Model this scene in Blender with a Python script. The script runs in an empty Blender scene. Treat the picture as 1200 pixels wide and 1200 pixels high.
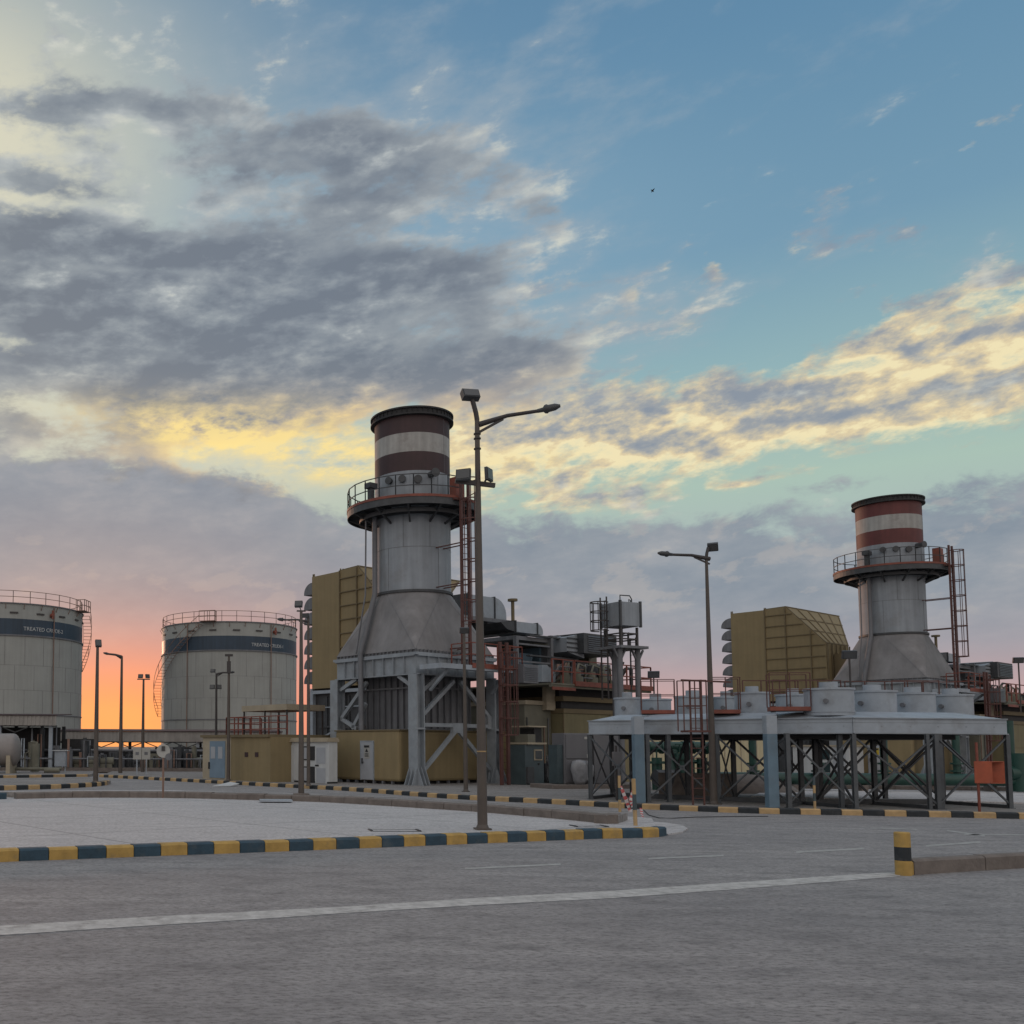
import bpy, bmesh, math, random
from mathutils import Vector, Matrix
random.seed(7)
sc = bpy.context.scene
COL = sc.collection
R = math.radians

# ------------------------------------------------------------------ camera
F_, X0, TAN, EYE, ROLL = 1150.0, 270.0, 0.0725, 1.8, 0.005
CY = 875.2 - F_ * TAN
TH = math.atan(TAN)
cam_d = bpy.data.cameras.new('camera')
cam = bpy.data.objects.new('camera', cam_d); COL.objects.link(cam)
cam_d.sensor_width = 36; cam_d.lens = 36 * F_ / 1200
cam_d.shift_x = (600 - X0) / 1200; cam_d.shift_y = -(600 - CY) / 1200
cam_d.clip_start = 0.1; cam_d.clip_end = 6000
cam.matrix_world = Matrix.Translation((0, 0, EYE)) @ Matrix.Rotation(R(90) + TH, 4, 'X') @ Matrix.Rotation(ROLL, 4, 'Z')
sc.camera = cam

def ray(px, py):
    a = (px - X0) / F_; b = -(py - CY) / F_
    c, s = math.cos(ROLL), math.sin(ROLL)
    a, b = a * c - b * s, a * s + b * c
    c, s = math.cos(TH), math.sin(TH)
    return Vector((a, c - s * b, s + c * b))
def azel(px, py):
    r = ray(px, py).normalized()
    return math.atan2(r.x, r.y), math.asin(r.z)

# ------------------------------------------------------------------ exposure
sc.view_settings.view_transform = 'Standard'
sc.view_settings.look = 'None'
sc.view_settings.exposure = 0.0
sc.view_settings.gamma = 1.0

# ------------------------------------------------------------------ world
w = bpy.data.worlds.new('World'); sc.world = w; w.use_nodes = True
nt = w.node_tree; nt.nodes.clear()
def S(v): return v.s if isinstance(v, E_) else v
class E_:
    def __init__(s, sock): s.s = sock
    def _m(s, op, o=None, c=None, rev=False):
        n = nt.nodes.new('ShaderNodeMath'); n.operation = op
        ins = [s, o, c] if not rev else [o, s, c]
        for k, v in enumerate(ins):
            if v is None: continue
            if isinstance(v, E_): nt.links.new(v.s, n.inputs[k])
            else: n.inputs[k].default_value = v
        return E_(n.outputs[0])
    def __add__(s, o): return s._m('ADD', o)
    __radd__ = __add__
    def __mul__(s, o): return s._m('MULTIPLY', o)
    __rmul__ = __mul__
    def __sub__(s, o): return s._m('SUBTRACT', o)
    def __rsub__(s, o): return s._m('SUBTRACT', o, rev=True)
    def __truediv__(s, o): return s._m('DIVIDE', o)
    def exp(s): return s._m('EXPONENT')
    def mx(s, o): return s._m('MAXIMUM', o)
    def mn(s, o): return s._m('MINIMUM', o)
    def step(s, lo, hi):
        n = nt.nodes.new('ShaderNodeMapRange'); n.interpolation_type = 'SMOOTHSTEP'
        nt.links.new(s.s, n.inputs[0])
        n.inputs[1].default_value = lo; n.inputs[2].default_value = hi
        n.inputs[3].default_value = 0; n.inputs[4].default_value = 1
        return E_(n.outputs[0])
def srgb(c):
    return tuple(((v / 255) / 12.92 if v / 255 <= .04045 else ((v / 255 + .055) / 1.055) ** 2.4) for v in c) + (1,)
def mixc(f, a, b):
    n = nt.nodes.new('ShaderNodeMix'); n.data_type = 'RGBA'
    if isinstance(f, E_): nt.links.new(f.s, n.inputs[0])
    else: n.inputs[0].default_value = f
    for v, k in ((a, 6), (b, 7)):
        if isinstance(v, (tuple, list)): n.inputs[k].default_value = v if len(v) == 4 else srgb(v)
        else: nt.links.new(v, n.inputs[k])
    return n.outputs[2]
def ramp(f, stops, mode='LINEAR'):
    n = nt.nodes.new('ShaderNodeValToRGB'); cr = n.color_ramp; cr.interpolation = mode
    while len(cr.elements) < len(stops): cr.elements.new(0.5)
    for e, (p, c) in zip(cr.elements, stops):
        e.position = p; e.color = srgb(c)
    nt.links.new(f.s, n.inputs[0]); return n.outputs[0]
def comb(x, y, z):
    n = nt.nodes.new('ShaderNodeCombineXYZ')
    for k, v in enumerate((x, y, z)):
        if isinstance(v, E_): nt.links.new(v.s, n.inputs[k])
        else: n.inputs[k].default_value = v
    return n.outputs[0]
def noise(vec, scale, detail=8, rough=.55, dist=0.0):
    n = nt.nodes.new('ShaderNodeTexNoise')
    nt.links.new(vec, n.inputs['Vector']); n.inputs['Scale'].default_value = scale
    n.inputs['Detail'].default_value = detail; n.inputs['Roughness'].default_value = rough
    n.inputs['Distortion'].default_value = dist
    return E_(n.outputs['Fac'])
tc = nt.nodes.new('ShaderNodeTexCoord'); sp = nt.nodes.new('ShaderNodeSeparateXYZ')
nt.links.new(tc.outputs['Generated'], sp.inputs[0])
dx, dy, dz = (E_(sp.outputs[k]) for k in range(3))
AZ = dx._m('ARCTAN2', dy); EL = dz._m('ARCSINE')
def blob(px, py, rx, ry, wt, tilt=0.0):
    """soft bump at a direction of the sky; px,py,rx,ry measured on the photograph, turned into angles"""
    a, e = azel(px, py); a1, _ = azel(px + rx, py); _, e1 = azel(px, py - ry)
    A = (AZ - a); Ee = (EL - e) - A * tilt
    q = A * (1 / abs(a1 - a)); r = Ee * (1 / abs(e1 - e))
    return (-1.0 * (q * q + r * r)).exp() * wt
def add(*b):
    r = b[0]
    for x in b[1:]: r = r + x
    return r
SUN_AZ, SUN_EL = R(-9), R(2.5)
sky = nt.nodes.new('ShaderNodeTexSky'); sky.sky_type = 'NISHITA'; sky.sun_disc = False
sky.sun_elevation = SUN_EL; sky.sun_rotation = SUN_AZ
sky.dust_density = 2.0
# clear air: colour by height above the horizon, warmer towards the low sun
g = EL * (1 / 0.80)
clear = ramp(g, [(0.0, (205, 160, 150)), (0.09, (200, 172, 168)), (.2, (168, 178, 182)), (0.30, (168, 192, 180)),
                 (0.42, (143, 176, 182)), (0.55, (114, 152, 176)), (.75, (96, 137, 168)), (1.0, (84, 122, 156))])
glow = add(blob(-80, 150, 330, 230, .80), blob(-60, 480, 330, 130, .60), blob(340, 545, 200, 70, .5), blob(-300, 300, 450, 500, .5))
clear = mixc(glow.mn(1.0), clear, (214, 211, 190))
clear = mixc(blob(520, 290, 260, 150, .35), clear, (150, 180, 198))
# cloud noise: streaks, flatter towards the horizon, rising a little to the right
cv = comb(AZ, (EL - AZ * .06) * 2.4, 0.0)
cv2 = comb(AZ, (EL - AZ * .10) * 2.0, 3.7)
n1 = noise(cv, 8.5, 9, .58, .12)
n2 = noise(cv2, 19.0, 7, .58, .12)
n3 = noise(cv, 46.0, 5, .6, .1)
n4 = noise(cv2, 2.6, 5, .5, .0)
# 1: cream band on the right and scattered puffs
bandR = add(blob(1150, 450, 250, 70, .70, .0), blob(930, 480, 210, 46, .62, .08), blob(680, 505, 220, 56, .72, .06), blob(1060, 375, 130, 36, .46, .2), blob(1050, 490, 220, 16, .25, .02), blob(820, 450, 110, 20, .15), blob(760, 530, 120, 16, .2, .05),
            blob(690, 588, 160, 20, .40, .05), blob(650, 560, 200, 20, .2), blob(1180, 385, 110, 60, .35, .2), blob(560, 500, 120, 50, .4), blob(738, 346, 15, 10, .62), blob(837, 318, 15, 17, .66), blob(650, 425, 40, 16, .45),
            blob(600, 455, 150, 40, .42), blob(690, 328, 100, 17, .52), blob(990, 228, 60, 16, .24), blob(990, 285, 130, 40, .30), blob(740, 385, 130, 17, .54), blob(600, 350, 60, 20, .35),
            blob(180, 120, 60, 12, .3), blob(850, 60, 700, 130, -.32), blob(860, 568, 40, 5, .45), blob(1170, 130, 60, 14, .2))
N2 = (n2 - .5) * 1.9 + (n1 - .5) * .9 + (n3 - .5) * .75
cb = N2 + bandR - .45
mB = cb.step(-.18, .36)
eps = .010
n2b = noise(comb(AZ + eps, (EL + eps - AZ * .10) * 2.0, 3.7), 19.0, 5, .55, .12)
shade = (n2b - n2) * 2.4 + (n3 - .5) * .9 + .60
low = add(blob(690, 545, 380, 50, .26), blob(1130, 440, 260, 75, .28), blob(300, 540, 300, 60, .3), blob(690, 328, 200, 22, -.30), blob(990, 285, 170, 60, -.42), blob(740, 388, 170, 22, -.45), blob(600, 455, 180, 34, -.22), blob(880, 470, 120, 16, -.22), blob(837, 318, 22, 20, .3), blob(738, 346, 20, 14, .3))
colB = ramp((shade + low - cb.step(.15, .85) * .30), [(0.0, (136, 144, 158)), (.30, (156, 158, 162)), (.54, (190, 181, 164)), (.80, (226, 206, 166)), (1.0, (244, 228, 182))])
col = mixc(mB * .92, clear, colB)
# 2: dark lavender-grey sheets on the left
bD = add(blob(850, 40, 560, 150, -.26), blob(300, 300, 330, 130, .16), blob(380, 225, 200, 40, .16), blob(300, 470, 260, 50, .14), blob(180, 390, 400, 110, .34, -.02), blob(330, 200, 330, 90, .16, -.05), blob(60, 300, 260, 60, .2), blob(120, 500, 300, 50, .26), blob(480, 425, 170, 40, .32), blob(100, 90, 160, 50, .16), blob(150, 375, 330, 48, .66, -.02), blob(120, 283, 300, 22, .56, -.03), blob(310, 165, 190, 50, .46, -.1), blob(480, 190, 120, 44, .46, -.1), blob(30, 215, 90, 24, .54),
         blob(400, 330, 150, 40, .42, -.02), blob(90, 455, 240, 45, .32), blob(400, 440, 220, 40, .52), blob(330, 480, 240, 34, .34), blob(540, 320, 110, 34, .34), blob(30, 130, 60, 22, .36), blob(190, 125, 70, 14, .30),
         blob(635, 240, 36, 18, .40), blob(20, 600, 300, 62, 1.0, -.04), blob(250, 590, 105, 46, .9, -.25), blob(350, 250, 420, 190, .10), blob(-500, 300, 400, 300, .3), blob(600, 430, 120, 26, .3), blob(130, 350, 260, 34, .25), blob(430, 250, 120, 20, .25))
gapD = add(blob(195, 318, 130, 7, .42), blob(60, 480, 130, 15, .30), blob(330, 535, 140, 18, .45), blob(410, 585, 60, 36, .75), blob(150, 245, 200, 9, .30), blob(250, 225, 150, 14, .20), blob(30, 400, 60, 8, .25), blob(360, 395, 60, 8, .25))
N1 = (n1 - .5) * 1.9 + (n2 - .5) * .9 + (n3 - .5) * .7
cd = N1 + bD - gapD - .34
mD = cd.step(-.16, .34)
warm = add(blob(330, 530, 230, 48, 1.0), blob(560, 480, 240, 50, .55), blob(250, 490, 200, 34, .4), blob(350, 590, 40, 50, .5)).mn(1.0)
n1b = noise(comb(AZ + .010, (EL - .012 - AZ * .06) * 2.4, 0.0), 8.5, 6, .55, .12)
tone = cd.step(-.12, .62) * .60 + (n1b - n1) * 2.4 + (n3 - .5) * -.8 + (n2 - .5) * -.9 + .20
cool = ramp(tone, [(0.0, (206, 208, 198)), (.2, (174, 180, 182)), (.45, (145, 153, 160)), (.75, (124, 133, 144)), (1.0, (110, 119, 132))])
veil = ((n1 - .5) * 2.4 + (n2 - .5) * .8 + (n4 - .5) * 1.6 + add(blob(320, 250, 440, 200, .80), blob(620, 420, 260, 90, .6), blob(960, 300, 260, 90, .25), blob(520, 120, 300, 100, .2)) - .25).step(.0, .9) * .62
col = mixc(veil, col, (158, 170, 180))
warmc = ramp(tone, [(0.0, (250, 228, 158)), (.25, (232, 204, 150)), (.48, (196, 178, 154)), (.75, (156, 152, 152)), (1.0, (134, 138, 146))])
col = mixc(mD * .95, col, mixc(warm, cool, warmc))
fire = add(blob(330, 520, 150, 26, 1.0, -.10), blob(250, 490, 160, 24, .4), blob(400, 550, 70, 16, .8), blob(220, 505, 60, 14, .5), blob(620, 540, 60, 12, .35)) * ((n2 - .5) * 3.0 + (n3 - .5) * 2 + .62).mx(0.0)
col = mixc(fire.mn(.85), col, (253, 226, 148))
# 3: the low bank along the horizon, its top edge knobbly
top = EL - add(blob(600, 640, 200, 60, .012), blob(850, 640, 300, 60, .004), blob(110, 600, 260, 150, .075), blob(1200, 640, 130, 60, .004), blob(990, 640, 60, 40, -.01))
knob = noise(comb(AZ, EL * 1.6, 9.0), 15.0, 9, .62, .3)
bank = 1.0 - (top - (knob - .5) * .13 - (n3 - .5) * .03 - (n4 - .5) * .05).step(.198, .228)
bt = (n1 - .5) * 1.6 + (n3 - .5) * .5 + (knob - .5) * .8 + .5
bankc = ramp(bt, [(0.0, (120, 134, 150)), (.5, (140, 149, 160)), (.8, (156, 160, 167)), (1.0, (178, 176, 172))])
hz = ramp(EL * 5.0, [(0.0, (212, 160, 148)), (.22, (196, 162, 162)), (.45, (166, 158, 166)), (.7, (148, 154, 164)), (1.0, (141, 150, 161))])
bankc = mixc((1.0 - EL.step(.05, .16)) * .88, bankc, hz)
lit = bank * (1.0 - bank)
col = mixc(bank * .95, col, bankc)
wisp = ((n2 - .56) * 5.0).mx(0.0).mn(.30) * EL.step(.08, .14) * (1.0 - EL.step(.2, .22))
col = mixc(wisp, col, (186, 178, 172))
# 4: the sunset seen between the tanks
grey = blob(60, 650, 420, 70, .45)
col = mixc(grey, col, (146, 144, 152))
red = blob(145, 850, 330, 105, 1.0)
col = mixc(red.mn(1.0), col, (240, 132, 106))
org = blob(140, 868, 150, 62, 1.0)
streak = (noise(comb(AZ, EL * 9.0, 1.0), 7.0, 4, .5) - .5) * .5
col = mixc((org + streak * org).mn(1.0).mx(0.0), col, (255, 168, 102))
# the half of the sky behind the camera: unseen, brightened to lift the light on ground and plant
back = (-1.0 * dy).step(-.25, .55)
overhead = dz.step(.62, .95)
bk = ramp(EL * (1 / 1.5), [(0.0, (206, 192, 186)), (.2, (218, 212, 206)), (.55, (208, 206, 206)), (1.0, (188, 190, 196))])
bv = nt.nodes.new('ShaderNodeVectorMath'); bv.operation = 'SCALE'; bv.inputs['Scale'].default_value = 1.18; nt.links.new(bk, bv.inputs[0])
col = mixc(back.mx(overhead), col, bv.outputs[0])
nm = nt.nodes.new('ShaderNodeMix'); nm.data_type = 'RGBA'; nm.blend_type = 'ADD'; nm.inputs[0].default_value = 1.0
sm = nt.nodes.new('ShaderNodeMix'); sm.data_type = 'RGBA'; sm.blend_type = 'MULTIPLY'; sm.inputs[0].default_value = 1.0
nt.links.new(sky.outputs[0], sm.inputs[6]); sm.inputs[7].default_value = (.006, .006, .006, 1)
nt.links.new(col, nm.inputs[6]); nt.links.new(sm.outputs[2], nm.inputs[7])
bg = nt.nodes.new('ShaderNodeBackground'); out = nt.nodes.new('ShaderNodeOutputWorld')
nt.links.new(nm.outputs[2], bg.inputs[0]); bg.inputs[1].default_value = 1.0
nt.links.new(bg.outputs[0], out.inputs[0])
w.cycles.sampling_method = 'MANUAL'; w.cycles.sample_map_resolution = 512

# ------------------------------------------------------------------ sun, low and veiled
sd = bpy.data.lights.new('sun', 'SUN'); sd.energy = 0.9; sd.angle = R(4); sd.color = (1.0, .55, .34)
so = bpy.data.objects.new('sun', sd); COL.objects.link(so)
sdir = Vector((math.sin(SUN_AZ - R(14)) * math.cos(R(5)), math.cos(SUN_AZ - R(14)) * math.cos(R(5)), math.sin(R(5))))
so.rotation_euler = sdir.to_track_quat('Z', 'Y').to_euler()
so.location = (0, 0, 60)

# ------------------------------------------------------------------ materials
M = {}
def mat(name, c, rough=.7, var=.12, scale=2.0, metal=0.0, bump=0.0, streak=0.0, grime=None, bscale=None):
    m = bpy.data.materials.new(name); m.use_nodes = True
    t = m.node_tree; b = t.nodes['Principled BSDF']
    co = t.nodes.new('ShaderNodeTexCoord')
    n = t.nodes.new('ShaderNodeTexNoise'); n.inputs['Scale'].default_value = scale; n.inputs['Detail'].default_value = 8
    n.inputs['Roughness'].default_value = .62
    t.links.new(co.outputs['Object'], n.inputs['Vector'])
    rp = t.nodes.new('ShaderNodeMapRange'); rp.inputs[1].default_value = .3; rp.inputs[2].default_value = .7
    rp.inputs[3].default_value = 1 - var * 1.6; rp.inputs[4].default_value = 1 + var
    t.links.new(n.outputs[0], rp.inputs[0])
    f = rp.outputs[0]
    if streak:
        mp = t.nodes.new('ShaderNodeMapping'); mp.inputs['Scale'].default_value = (3.2, 3.2, .16)
        t.links.new(co.outputs['Object'], mp.inputs[0])
        n2 = t.nodes.new('ShaderNodeTexNoise'); n2.inputs['Scale'].default_value = 1.3; n2.inputs['Detail'].default_value = 6
        t.links.new(mp.outputs[0], n2.inputs['Vector'])
        r2 = t.nodes.new('ShaderNodeMapRange'); r2.inputs[1].default_value = .35; r2.inputs[2].default_value = .7
        r2.inputs[3].default_value = 1 - streak; r2.inputs[4].default_value = 1 + streak * .4
        t.links.new(n2.outputs[0], r2.inputs[0])
        mu = t.nodes.new('ShaderNodeMath'); mu.operation = 'MULTIPLY'
        t.links.new(f, mu.inputs[0]); t.links.new(r2.outputs[0], mu.inputs[1]); f = mu.outputs[0]
    vm = t.nodes.new('ShaderNodeVectorMath'); vm.operation = 'SCALE'
    vm.inputs[0].default_value = c[:3]; t.links.new(f, vm.inputs['Scale'])
    colout = vm.outputs[0]
    if grime:
        n3 = t.nodes.new('ShaderNodeTexNoise'); n3.inputs['Scale'].default_value = scale * .6; n3.inputs['Detail'].default_value = 10
        n3.inputs['Roughness'].default_value = .7
        t.links.new(co.outputs['Object'], n3.inputs['Vector'])
        r3 = t.nodes.new('ShaderNodeMapRange'); r3.inputs[1].default_value = .52; r3.inputs[2].default_value = .72
        r3.inputs[4].default_value = grime[3]
        t.links.new(n3.outputs[0], r3.inputs[0])
        mx = t.nodes.new('ShaderNodeMix'); mx.data_type = 'RGBA'; mx.inputs[7].default_value = grime[:3] + (1,)
        t.links.new(r3.outputs[0], mx.inputs[0]); t.links.new(colout, mx.inputs[6]); colout = mx.outputs[2]
    t.links.new(colout, b.inputs['Base Color'])
    b.inputs['Roughness'].default_value = rough; b.inputs['Metallic'].default_value = metal
    if bump:
        bn = t.nodes.new('ShaderNodeTexNoise'); bn.inputs['Scale'].default_value = bscale or scale * 6; bn.inputs['Detail'].default_value = 6
        t.links.new(co.outputs['Object'], bn.inputs['Vector'])
        bp = t.nodes.new('ShaderNodeBump'); bp.inputs['Strength'].default_value = bump; bp.inputs['Distance'].default_value = .02
        t.links.new(bn.outputs[0], bp.inputs['Height']); t.links.new(bp.outputs[0], b.inputs['Normal'])
    M[name] = m; return m
DIRT = (.10, .085, .07)
mat('stack_steel', (.27, .30, .335), .62, .10, .8, streak=.18, grime=(.16, .15, .14, .5))
mat('hopper_steel', (.215, .21, .215), .7, .16, .7, streak=.10, grime=(.14, .12, .11, .5), bump=.3)
mat('casing_steel', (.15, .155, .17), .6, .12, 1.5, streak=.2)
mat('frame_steel', (.26, .29, .32), .6, .12, 2, grime=(.18, .16, .14, .5))
mat('blue_steel', (.12, .19, .25), .55, .12, 2, grime=(.12, .13, .14, .5))
mat('pale_steel', (.30, .34, .385), .5, .10, 2.0, grime=(.17, .17, .17, .6))
mat('maroon', (.045, .020, .023), .6, .15, 1.4, streak=.15)
mat('red_band', (.12, .028, .027), .6, .15, 1.4, streak=.15)
mat('white_band', (.36, .355, .34), .6, .1, 1.2, streak=.2, grime=(.12, .09, .08, .6))
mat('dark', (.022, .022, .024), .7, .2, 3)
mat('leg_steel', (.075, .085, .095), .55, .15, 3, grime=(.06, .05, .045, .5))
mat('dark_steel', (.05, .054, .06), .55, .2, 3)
mat('red_steel', (.21, .058, .038), .6, .18, 3, grime=(.12, .05, .035, .6))
mat('ladder_red', (.095, .036, .030), .6, .18, 3, grime=(.10, .045, .035, .6))
mat('orange_box', (.36, .08, .035), .6, .12, 4, grime=(.2, .06, .04, .5))
mat('tan_panel', (.245, .19, .10), .75, .06, .9, streak=.08)
mat('tan_dark', (.16, .125, .07), .75, .08, .9)
mat('olive_panel', (.19, .165, .09), .75, .10, .9, streak=.12)
mat('drab_wall', (.17, .165, .13), .85, .14, 1.2, grime=(.10, .10, .09, .6))
mat('cream_wall', (.48, .42, .27), .8, .06, .6, streak=.08)
mat('beige', (.36, .31, .23), .8, .1, 1.5)
mat('grey_cabinet', (.13, .13, .14), .55, .06, 2)
mat('white_paint', (.50, .52, .53), .5, .06, 1.5, streak=.08)
mat('grey_door', (.34, .36, .39), .5, .06, 2)
mat('blue_door', (.16, .23, .30), .5, .08, 2)
mat('louver', (.09, .095, .105), .5, .1, 3)
mat('teal_cubicle', (.05, .075, .085), .5, .15, 2)
mat('glass', (.03, .05, .055), .15, .1, 2)
mat('green_pipe', (.010, .052, .040), .45, .15, 3, grime=(.05, .06, .05, .4))
mat('pole', (.085, .07, .06), .6, .10, 3, grime=(.09, .07, .06, .5))
mat('pole_dark', (.045, .04, .04), .6, .10, 3)
mat('lamp_glass', (.07, .072, .075), .3, .05, 5)
mat('tank_paint', (.305, .315, .30), .65, .06, .3, streak=.07, grime=(.20, .20, .19, .4))
mat('tank_blue', (.022, .045, .075), .5, .1, .5, streak=.2)
mat('rust_pipe', (.20, .12, .09), .6, .15, 3)
mat('vessel', (.24, .22, .21), .5, .10, 1.5, grime=(.2, .17, .15, .5))
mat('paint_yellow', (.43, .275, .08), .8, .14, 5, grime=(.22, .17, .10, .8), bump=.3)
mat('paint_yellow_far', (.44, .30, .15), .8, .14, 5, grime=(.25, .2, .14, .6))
mat('paint_blue', (.028, .062, .092), .75, .16, 5, grime=(.10, .11, .11, .6), bump=.3)
mat('paint_black', (.02, .025, .03), .75, .2, 6, grime=(.08, .08, .08, .5))
mat('kerb_grey', (.17, .145, .13), .9, .16, 4, grime=(.10, .085, .075, .6), bump=.5)
mat('lane_paint', (.36, .36, .35), .9, .2, 6, grime=(.25, .24, .24, .9))
mat('white_line', (.47, .46, .445), .9, .2, 6, grime=(.17, .16, .155, .9), bump=.4)
mat('plastic_wrap', (.22, .225, .24), .3, .15, 6, bump=.8, bscale=9)
mat('tape_white', (.5, .46, .46), .5, .05, 5)
mat('tape_red', (.42, .08, .08), .5, .05, 5)
mat('sign_white', (.36, .36, .34), .5, .08, 5)
mat('sign_yellow', (.5, .36, .03), .5, .08, 5)
mat('text_white', (.42, .44, .45), .5, .02, 5)
mat('corrugated', (.33, .31, .29), .6, .12, 1.0, streak=.15)
mat('bird_feather', (.02, .02, .02), .8, .1, 5)
mat('bush', (.05, .075, .04), .8, .3, 5)

def ground_mat(name, base, dark, light, fine, streaks, roadlike=True, joints=None):
    m = bpy.data.materials.new(name); m.use_nodes = True; t = m.node_tree; b = t.nodes['Principled BSDF']
    co = t.nodes.new('ShaderNodeTexCoord')
    mp = t.nodes.new('ShaderNodeMapping'); t.links.new(co.outputs['Object'], mp.inputs[0])
    mp.inputs['Rotation'].default_value = (0, 0, R(-18)); mp.inputs['Scale'].default_value = (1, 1.7, 1)
    def nz(scale, det, ro, vec): 
        n = t.nodes.new('ShaderNodeTexNoise'); n.inputs['Scale'].default_value = scale; n.inputs['Detail'].default_value = det
        n.inputs['Roughness'].default_value = ro; t.links.new(vec, n.inputs['Vector']); return n.outputs[0]
    def rng(s, a, bb, lo, hi):
        n = t.nodes.new('ShaderNodeMapRange'); n.inputs[1].default_value = a; n.inputs[2].default_value = bb
        n.inputs[3].default_value = lo; n.inputs[4].default_value = hi; t.links.new(s, n.inputs[0]); return n.outputs[0]
    def mixr(f, a, c, mode='MIX'):
        n = t.nodes.new('ShaderNodeMix'); n.data_type = 'RGBA'; n.blend_type = mode
        t.links.new(f, n.inputs[0]) if not isinstance(f, float) else setattr(n.inputs[0], 'default_value', f)
        for v, k in ((a, 6), (c, 7)):
            if isinstance(v, tuple): n.inputs[k].default_value = v + (1,)
            else: t.links.new(v, n.inputs[k])
        return n.outputs[2]
    big = nz(.22, 6, .6, mp.outputs[0]); mid = nz(1.4, 8, .7, mp.outputs[0]); fin = nz(fine, 9, .75, mp.outputs[0])
    c = mixr(rng(big, .35, .68, 0, 1), base, light)
    c = mixr(rng(mid, .46, .68, 0, .85), c, dark)
    mp2 = t.nodes.new('ShaderNodeMapping'); t.links.new(co.outputs['Object'], mp2.inputs[0])
    mp2.inputs['Rotation'].default_value = (0, 0, R(-20)); mp2.inputs['Scale'].default_value = (.12, 1.6, 1)
    st = nz(streaks, 6, .6, mp2.outputs[0])
    c = mixr(rng(st, .52, .75, 0, .6), c, tuple(v * 1.25 for v in light))
    c = mixr(rng(fin, .47, .62, 0, .85), c, tuple(v * .48 for v in base))
    c = mixr(rng(nz(fine * .45, 8, .8, mp.outputs[0]), .30, .46, .55, 0), c, tuple(v * 1.3 for v in light))
    sp_ = nz(1.0, 3, .5, mp.outputs[0])
    if joints:
        br = t.nodes.new('ShaderNodeTexBrick'); mj = t.nodes.new('ShaderNodeMapping')
        mj.inputs['Rotation'].default_value = (0, 0, -joints[1]); t.links.new(co.outputs['Object'], mj.inputs[0])
        t.links.new(mj.outputs[0], br.inputs['Vector']); br.offset = 0
        br.inputs['Scale'].default_value = 1; br.inputs['Mortar Size'].default_value = .03; br.inputs['Brick Width'].default_value = joints[0]
        br.inputs['Row Height'].default_value = joints[0]; br.inputs['Mortar Smooth'].default_value = .2
        c = mixr(rng(br.outputs['Fac'], 0, 1, 0, .8), c, tuple(v * .45 for v in base))
    t.links.new(c, b.inputs['Base Color']); b.inputs['Roughness'].default_value = .92
    b.inputs['Specular IOR Level'].default_value = .25
    bp = t.nodes.new('ShaderNodeBump'); bp.inputs['Strength'].default_value = .9; bp.inputs['Distance'].default_value = .02
    t.links.new(fin, bp.inputs['Height']); t.links.new(bp.outputs[0], b.inputs['Normal'])
    M[name] = m
ground_mat('asphalt', (.272, .264, .267), (.172, .168, .172), (.34, .328, .325), 12, 1.2)
ground_mat('desert', (.25, .21, .17), (.18, .15, .12), (.3, .26, .21), 5, .5)
ground_mat('paving', (.49, .477, .48), (.42, .41, .41), (.54, .525, .525), 14, 1.5, joints=(4.2, R(35.5)))
ground_mat('apron', (.25, .235, .225), (.19, .175, .165), (.30, .285, .275), 9, 1.0, joints=(3.0, R(35.5)))

# ------------------------------------------------------------------ frames and mesh helpers
class Frame:
    def __init__(s, x, y, deg):
        s.x, s.y, s.ang = x, y, R(deg); c, q = math.cos(s.ang), math.sin(s.ang)
        s.U = Vector((c, q, 0)); s.V = Vector((-q, c, 0)); s.O = Vector((x, y, 0))
    def pt(s, px, py, ax, val):
        n = s.U if ax == 'a' else s.V; r = ray(px, py); e = Vector((0, 0, EYE))
        k = (val - (e - s.O).dot(n)) / r.dot(n); p = e + r * k - s.O
        return Vector((p.dot(s.U), p.dot(s.V), p.z))
    def g(s, px, py, z=0.0):
        p = gnd(px, py, z) - s.O; return Vector((p.dot(s.U), p.dot(s.V), z))
def gnd(px, py, z=0.0):
    r = ray(px, py); k = (z - EYE) / r.z; p = r * k; return Vector((p.x, p.y, z))
def at(px, py, Y):
    r = ray(px, py); p = r * (Y / r.y); return Vector((p.x, p.y, p.z + EYE))
WF = Frame(0, 0, 0)
CAM_FACING = None

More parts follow.
